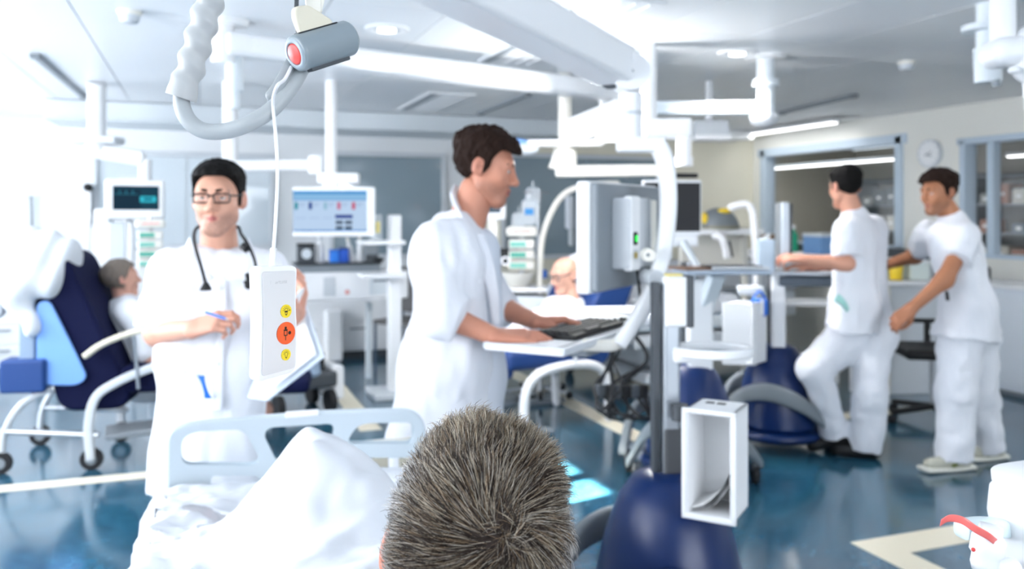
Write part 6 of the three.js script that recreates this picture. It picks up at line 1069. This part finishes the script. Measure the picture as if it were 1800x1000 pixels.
{ // drip stand
  const f = at(946, 600, 6.9), t = thing('drip_stand', 'steel drip stand with hooks left of the bald patient', 'stand', [f.x, 0, f.z], 0.4); part('pole', rod([0, 0.04, 0], [0, 1.66, 0], 0.013), M.steel, t); part('hook_bar', [rod([-0.16, 1.64, 0], [0.12, 1.64, 0], 0.008), sph(0.03, 0, 1.6, 0)], M.midGrey, t); part('blue_clamp', bx(0.06, 0.07, 0.06, 0.03, 0.98, 0.02, 0.015), M.blue, t); for (let i = 0; i < 5; i++) { const a = i * 1.2566; part('foot', rod([0, 0.07, 0], [Math.cos(a) * 0.28, 0.04, Math.sin(a) * 0.28], 0.014), M.steel, t); part('castor', sph(0.03, Math.cos(a) * 0.28, 0.03, Math.sin(a) * 0.28), M.rubber, t); }
  const bag = (label, px, py, d, w, h, withLabel) => { const q = at(px, py, d), b = thing('infusion_bag', label, 'infusion bag', q, -YAW); const s = roundPoly([[-w / 2, -h / 2], [-w * 0.15, -h * 0.56], [w * 0.15, -h * 0.56], [w / 2, -h / 2], [w * 0.45, h / 2], [-w * 0.45, h / 2]], 0.02); part('pouch', extrude(s, 0.03, 0.012), M.clearPlastic, b); if (withLabel) part('blue_label', bx(w * 0.7, h * 0.3, 0.006, 0, 0, 0.034, 0.001), std(0x1f7fbe, 0.5), b); part('tube', tube([[0, -h * 0.55, 0.015], [0.01, -h * 0.9, 0.02], [-0.02, -h * 1.3, 0.02]], 0.004, 20, 8), M.clearPlastic, b); part('hanger', rod([0, h / 2 - 0.01, 0.015], [0, h / 2 + 0.06, 0.015], 0.004, 8), M.steel, b); };
  bag('infusion bag with a blue label above the pump stack', 930, 372, 6.75, 0.1, 0.17, true); bag('plain clear infusion bag left of the blue-labelled one', 912, 392, 6.75, 0.09, 0.15, false); bag('round-topped clear bag at the top of the drip stand', 937, 345, 6.88, 0.1, 0.12, false);
  const k = thing('black_clip', 'black clip with a white ring at the tall doctor\'s chest', 'clip', at(886, 456, 6.4), -YAW); part('body', bx(0.09, 0.13, 0.05, -0.01, 0.02, 0, 0.02, 3), M.black, k); part('ring', new THREE.TorusGeometry(0.028, 0.008, 10, 28).translate(0.01, -0.01, 0.03), M.white, k);
}
{ // lifting pole with its trapeze handle
  const P = (x, y) => at(x, y, 6.7), t = thing('lifting_pole', 'white curved lifting pole with a triangular grip above the bald patient', 'lifting pole', V(P(952, 430).x, 0, P(952, 430).z));
  wpart('pole', tube([P(950, 620), P(952, 430), P(962, 390), P(985, 348), P(1008, 332), P(1060, 323), P(1085, 322)], 0.024, 80, 14), M.offWhite, t);
  wpart('strap', rod(P(1043, 328), P(1043, 386), 0.008, 10), M.midGrey, t);
  wpart('grip', tube([P(1043, 388), P(1032, 398), P(1027, 414), P(1040, 418), P(1062, 417), P(1058, 398), P(1045, 387)], 0.014, 60, 12), M.offWhite, t);
  const b = onFloor(950, 640); wpart('foot', bx(0.3, 0.04, 0.3, P(950, 620).x, 0.02, P(950, 620).z, 0.01), M.grey, t); wpart('lower_post', rod([P(950, 620).x, 0.03, P(950, 620).z], P(950, 618), 0.024), M.offWhite, t);
}
{ const c = onZ(1001, 388, BACK + 0.06), t = thing('glass_reflection', 'tall narrow white fitting standing for a reflection in the grey glazed panel', 'solid', c, 0); part('body', bx(0.1, 0.4, 0.08, 0, 0.1, 0, 0.03, 3), std(0xf3f8ff, 0.4), t); part('lower_tube', bx(0.06, 0.24, 0.05, 0.02, -0.18, 0, 0.02, 3), M.paleGrey, t); }  // white boxes put here for a bright reflection in the glass

// ================================================================== BACKGROUND: RIGHT
{ // wall shelf with the grey and yellow apparatus
  const c = at(1262, 405, 7.2), t = thing('wall_console', 'white console rail on the beige wall beside the dark screen', 'console', [c.x, c.y, c.z], -YAW * 0.4); part('rail', bx(0.66, 0.05, 0.3, 0.02, -0.01, 0, 0.012), M.white, t); part('back_panel', bx(0.6, 0.35, 0.03, 0, -0.2, -0.12, 0.006), M.offWhite, t); part('leg', [bx(0.05, c.y - 0.03, 0.05, -0.28, -c.y / 2 - 0.02, -0.08, 0.006), bx(0.05, c.y - 0.03, 0.05, 0.28, -c.y / 2 - 0.02, -0.08, 0.006)], M.offWhite, t);
  const a = thing('dome_apparatus', 'grey domed apparatus with two yellow patches on the white rail', 'apparatus', at(1262, 402, 7.2), -YAW); const g = new THREE.SphereGeometry(0.17, 36, 18, 0, Math.PI * 2, 0, Math.PI / 2).scale(1.05, 1.05, 0.8); part('dome', g, M.midGrey, a); part('collar', cyl(0.18, 0.178, 0.03, 0, 0.012, 0), std(0x8a8878, 0.5), a); part('yellow_patch', sph(0.06, 0.04, 0.15, 0.06, 1, 0.4, 0.8), M.yellow, a); part('yellow_patch', sph(0.045, -0.13, 0.09, 0.08, 0.6, 1.1, 0.5), M.yellow, a);
  const k = thing('white_phone_arm', 'white bent arm below the console rail', 'bracket', at(1266, 432, 7.0), -YAW); part('arm', sweep([[-0.06, 0.09, 0], [0.0, 0.07, 0.02], [0.03, 0.0, 0.03], [0.05, -0.1, 0.03]].map((v) => V(...v)), V(0, 0, 1), 0.06, 0.06, 24, 12), M.white, k); part('black_stick', rod([0.07, 0.04, 0], [0.09, -0.09, 0.02], 0.014), M.black, k);
}
{ // second lifting pole
  const P = (x, y) => at(x, y, 6.6), t = thing('lifting_pole', 'white angled pole right of the domed apparatus', 'lifting pole', V(P(1328, 450).x, 0, P(1328, 450).z)); wpart('pole', tube([P(1286, 364), P(1300, 360), P(1314, 360), P(1322, 370), P(1326, 400), P(1329, 450), P(1330, 500)], 0.03, 70, 14), M.white, t); wpart('lower_post', rod(P(1330, 498), V(P(1330, 500).x, 0.02, P(1330, 500).z), 0.03), M.white, t); wpart('brace', beam(P(1330, 428), P(1354, 412), 0.03, 0.03), M.paleGrey, t); wpart('foot', bx(0.3, 0.04, 0.3, P(1330, 500).x, 0.02, P(1330, 500).z, 0.01), M.grey, t);
}
{ // bed behind the carts
  const t = thing('covered_bed', 'bed with white covers behind the two far carts', 'bed', [4.78, 0, -7.2], -0.1); const g = bx(1.25, 0.26, 1.1, 0, 0.86, 0, 0.09, 5), p = g.attributes.position; for (let i = 0; i < p.count; i++) p.setY(i, p.getY(i) + 0.03 * fbm(p.getX(i) * 4 + 5, 1, p.getZ(i) * 4)); g.computeVertexNormals(); part('cover', boxUV(g), M.sheet, t); part('mattress', bx(1.2, 0.14, 0.9, 0, 0.68, 0, 0.04), M.paleGrey, t); part('frame', [bx(1.2, 0.1, 0.9, 0, 0.55, 0, 0.02), bx(0.8, 0.3, 0.5, 0, 0.3, 0, 0.04)], M.lightGrey, t); for (const [x, z] of [[-0.5, 0.35], [0.5, 0.35], [-0.5, -0.35], [0.5, -0.35]]) part('wheel', cylX(0.07, 0.035, x, 0.07, z), M.rubber, t);
  const n = thing('blue_bag', 'small blue bag hanging on the bed behind the carts', 'bag', at(1335, 540, 5.25), -YAW); part('pouch', bx(0.1, 0.11, 0.05, 0, 0, 0, 0.02, 3), M.blue, n); part('white_stripe', bx(0.02, 0.1, 0.054, 0.01, 0, 0, 0.004), M.white, n); part('handle', tube([[-0.04, 0.05, 0], [0, 0.1, 0], [0.04, 0.05, 0]], 0.006, 16, 8), M.blue, n);
}
{ // desk along the inner window
  const x0 = 5.75, t = thing('window_desk', 'long white desk under the inner window', 'desk', [x0 + 0.5, 0, -7.7]); part('worktop', bx(1.0, 0.04, 3.0, 0, 1.0, 0, 0.01), M.whiteSoft, t); part('upstand', bx(0.06, 0.1, 3.0, 0.46, 1.06, 0, 0.006), M.darkGrey, t); part('front', bx(0.03, 0.95, 3.0, -0.42, 0.49, 0, 0.004), M.offWhite, t); for (const z of [-1.48, 1.48]) part('side_panel', bx(0.86, 0.97, 0.03, 0, 0.49, z, 0.004), M.lightGrey, t);
  const put = (n, l, k, px, py, g, mat, ex) => { const q = at(px, py, 1); const ray = q.clone().sub(V(0, EYE, 0)), s = (1.02 - EYE) / ray.y, x = ray.x * s, z = ray.z * s; const X = Math.min(Math.max(x, 5.9), 6.55), f = X / x; const o = thing(n, l, k, [X, 1.02, z * f]); part('body', g, mat, o); ex?.(o); };
  put('brown_box', 'brown cardboard box on the window desk', 'box', 1357, 432, bx(0.2, 0.2, 0.2, 0, 0.1, 0, 0.008), M.brown, (o) => part('tape', bx(0.04, 0.003, 0.202, 0, 0.201, 0, 0), M.cream, o));
  put('green_bottle', 'green and white bottle on the window desk', 'bottle', 1393, 436, lathe([[0, 0], [0.06, 0], [0.06, 0.2], [0.03, 0.24], [0.03, 0.27], [0, 0.27]]), M.green, (o) => part('cap', cyl(0.035, 0.035, 0.05, 0, 0.29, 0), M.white, o));
  put('white_roll', 'white paper roll on the window desk', 'paper roll', 1424, 436, cyl(0.07, 0.07, 0.22, 0, 0.11, 0), M.white, (o) => part('core', cyl(0.02, 0.02, 0.224, 0, 0.11, 0), M.brown, o));
  put('blue_carton', 'pale blue carton on the window desk', 'carton', 1446, 436, bx(0.3, 0.2, 0.3, 0, 0.1, 0, 0.008), std(0x7aa6d8, 0.5), (o) => part('lid', bx(0.31, 0.04, 0.31, 0, 0.21, 0, 0.006), M.paleGrey, o));
}
{ // grey fronted counter between the nurses
  const p = onFloor(1612, 690), t = thing('counter_unit', 'grey-sided counter unit between the two nurses', 'counter', [p.x, 0, p.z - 0.2], -YAW + 0.1); part('body', bx(0.5, 0.88, 0.5, 0.02, 0.44, 0, 0.006), M.lightGrey, t); part('edge_panel', bx(0.04, 0.9, 0.52, -0.24, 0.45, 0.01, 0.004), M.offWhite, t); part('worktop', bx(0.9, 0.035, 0.6, 0.0, 0.9, 0, 0.008), M.whiteSoft, t);
  const q = thing('yellow_tub', 'yellow tub on the counter between the nurses', 'tub', t.localToWorld(V(-0.08, 0.918, 0.1)), 0); part('tub', lathe([[0, 0], [0.05, 0], [0.06, 0.14], [0, 0.14]]), M.yellow, q); part('lid', cyl(0.064, 0.064, 0.02, 0, 0.15, 0), M.paleYellow, q);
  const r = thing('clear_box', 'white plastic box beside the yellow tub', 'box', t.localToWorld(V(0.12, 0.918, 0.05)), -0.2); part('box', bx(0.18, 0.14, 0.14, 0, 0.07, 0, 0.012), std(0xdfe9e4, 0.4), r); part('lid', bx(0.19, 0.02, 0.15, 0, 0.15, 0, 0.006), M.white, r);
}
{ // white frame and dark bin seen between the walking nurse's legs
  const p = onFloor(1548, 690), t = thing('side_table', 'white framed table with a black bin seen between the nurse\'s legs', 'table', [p.x - 0.42, 0, p.z - 0.4], -YAW); part('top', bx(0.7, 0.03, 0.4, 0, 0.72, 0, 0.006), M.white, t); for (const [x, z] of [[-0.32, -0.17], [0.32, -0.17], [-0.32, 0.17], [0.32, 0.17]]) part('leg', bx(0.035, 0.71, 0.035, x, 0.355, z, 0.004), M.white, t); part('stretcher', bx(0.64, 0.035, 0.035, 0, 0.3, 0.17, 0.004), M.white, t);
  const b = thing('waste_bin', 'tall black waste bin behind the walking nurse', 'bin', [at(1552, 600, 7.65).x, 0, at(1552, 600, 7.65).z], 0.2); part('body', lathe([[0, 0.0], [0.11, 0.0], [0.13, 0.6], [0.12, 0.62], [0, 0.62]]), M.black, b); part('lid', lathe([[0, 0.68], [0.1, 0.67], [0.135, 0.63], [0.135, 0.61]]), M.darkGrey, b);
}
{ // office chair behind the leaning nurse
  const p = onFloor(1716, 762), t = thing('office_chair', 'black office chair behind the leaning nurse', 'chair', [p.x, 0, p.z - 0.35], -0.5); part('seat', bx(0.5, 0.07, 0.48, 0, 0.5, 0, 0.03, 4), M.black, t); const b = bx(0.06, 0.52, 0.44, 0.27, 0.85, 0, 0.025, 4); part('backrest', b, M.black, t); part('back_stem', beam([0.16, 0.48, 0], [0.3, 0.7, 0], 0.06, 0.03), M.darkGrey, t); part('gas_lift', cyl(0.025, 0.03, 0.36, 0, 0.29, 0), M.steel, t); for (let i = 0; i < 5; i++) { const a = i * 1.2566 + 0.3; part('base_arm', beam([0, 0.11, 0], [Math.cos(a) * 0.33, 0.08, Math.sin(a) * 0.33], 0.05, 0.035), M.black, t); part('castor', [cylX(0.03, 0.05, Math.cos(a) * 0.33, 0.03, Math.sin(a) * 0.33)], M.rubber, t); } for (const s of [1, -1]) part('armrest', [bx(0.24, 0.03, 0.06, 0.02, 0.68, s * 0.27, 0.012), bx(0.04, 0.2, 0.04, 0.04, 0.57, s * 0.27, 0.008)], M.black, t);
}
{ const p = onFloor(1770, 700), t = thing('low_cabinet', 'low white cabinet below the window at the right edge', 'cabinet', [p.x + 0.35, 0, p.z - 0.2], 0); part('body', bx(0.5, 0.82, 2.6, 0, 0.45, 0.3, 0.006), std(0xe3eaf2, 0.5), t); t.position.z += 0.3; part('plinth', bx(0.46, 0.04, 2.55, 0.02, 0.02, 0.3, 0.003), M.grey, t); part('worktop', bx(0.54, 0.03, 2.64, 0, 0.875, 0.3, 0.006), M.white, t); for (let i = 0; i < 4; i++) { const d = part('door', bx(0.018, 0.74, 0.62, -0.255, 0.46, -0.67 + i * 0.64, 0.004), std(0xe6edf4, 0.5), t); part('handle', bx(0.02, 0.14, 0.014, -0.272, 0.7, -0.67 + i * 0.64 + 0.24, 0.004), M.grey, d); } }
{ // wall clock on the right wall
  const c = V(RIGHT - 0.022, 2.06, -6.5), t = thing('wall_clock', 'round white wall clock above the leaning nurse', 'clock', c, -Math.PI / 2); part('case', cylZ(0.14, 0.04, 0, 0, 0, 48), M.lightGrey, t); part('dial', cylZ(0.125, 0.004, 0, 0, 0.0205, 48), M.white, t); part('hour_hand', bx(0.012, 0.07, 0.003, -0.015, -0.01, 0.025, 0.001), M.grey, t).rotation.z = 1.3; part('minute_hand', bx(0.008, 0.1, 0.003, 0, 0.0, 0.028, 0.001), M.grey, t).rotation.z = -1.2; for (let i = 0; i < 12; i++) { const a = i * Math.PI / 6; part('hour_mark', bx(0.006, 0.016, 0.002, Math.sin(a) * 0.11, Math.cos(a) * 0.11, 0.0228, 0), M.grey, t); }
}
{ // shelving in the next room, behind the glass
  const mk = (label, x, z, w, h, n, seed) => { const t = thing('storage_rack', label, 'shelving', [x, 0, z], -Math.PI / 2); for (const s of [-1, 1]) part('upright', bx(0.03, h, 0.4, s * w / 2, h / 2, 0, 0.004), M.midGrey, t); for (let i = 0; i <= n; i++) part('shelf_board', bx(w, 0.02, 0.4, 0, 0.1 + i * (h - 0.15) / n, 0, 0.003), M.midGrey, t); part('back_panel', bx(w, h, 0.01, 0, h / 2, -0.2, 0.002), std(0x6f6d69, 0.7), t);
    const r = rng(seed); let q = 0; const words = ['grey', 'sand', 'brown', 'slate', 'pale', 'dark grey'], cols = [0x8a8a86, 0xb9b4a8, 0x9c6f5c, 0x77808a, 0xc9c6bd, 0x5f6468]; for (let i = 0; i < n; i++) for (let x2 = -w / 2 + 0.14; x2 < w / 2 - 0.1; x2 += 0.24) { const hh = 0.12 + r() * 0.14, y = 0.11 + i * (h - 0.15) / n; if (r() < 0.2 || y + hh < 1.0) continue; const p = t.localToWorld(V(x2, y, 0.02)), ci = Math.floor(r() * 6); const o = thing('storage_box', `${words[ci]} storage box ${++q}${['st','nd','rd'][q-1]??'th'} on the ${label.split(' ')[0]} rack behind the glass`, 'box', p, -Math.PI / 2, 'boxes on the racks behind the glass'); part('carton', bx(0.17 + r() * 0.05, hh, 0.26, 0, hh / 2, 0, 0.006), std(cols[ci], 0.6), o); part('front_label', bx(0.07, 0.04, 0.003, 0, hh * 0.5, 0.131, 0), M.paper, o); } };
  mk('long grey storage rack seen through the inner window', 9.75, -9.6, 1.9, 2.0, 5, 3); mk('shorter grey storage rack seen through the window at the right', 9.75, -5.6, 1.6, 2.0, 5, 8); mk('middle grey storage rack seen behind the nurse\'s head', 9.75, -7.6, 1.7, 2.0, 5, 12);
}

renderer.render(scene, camera);
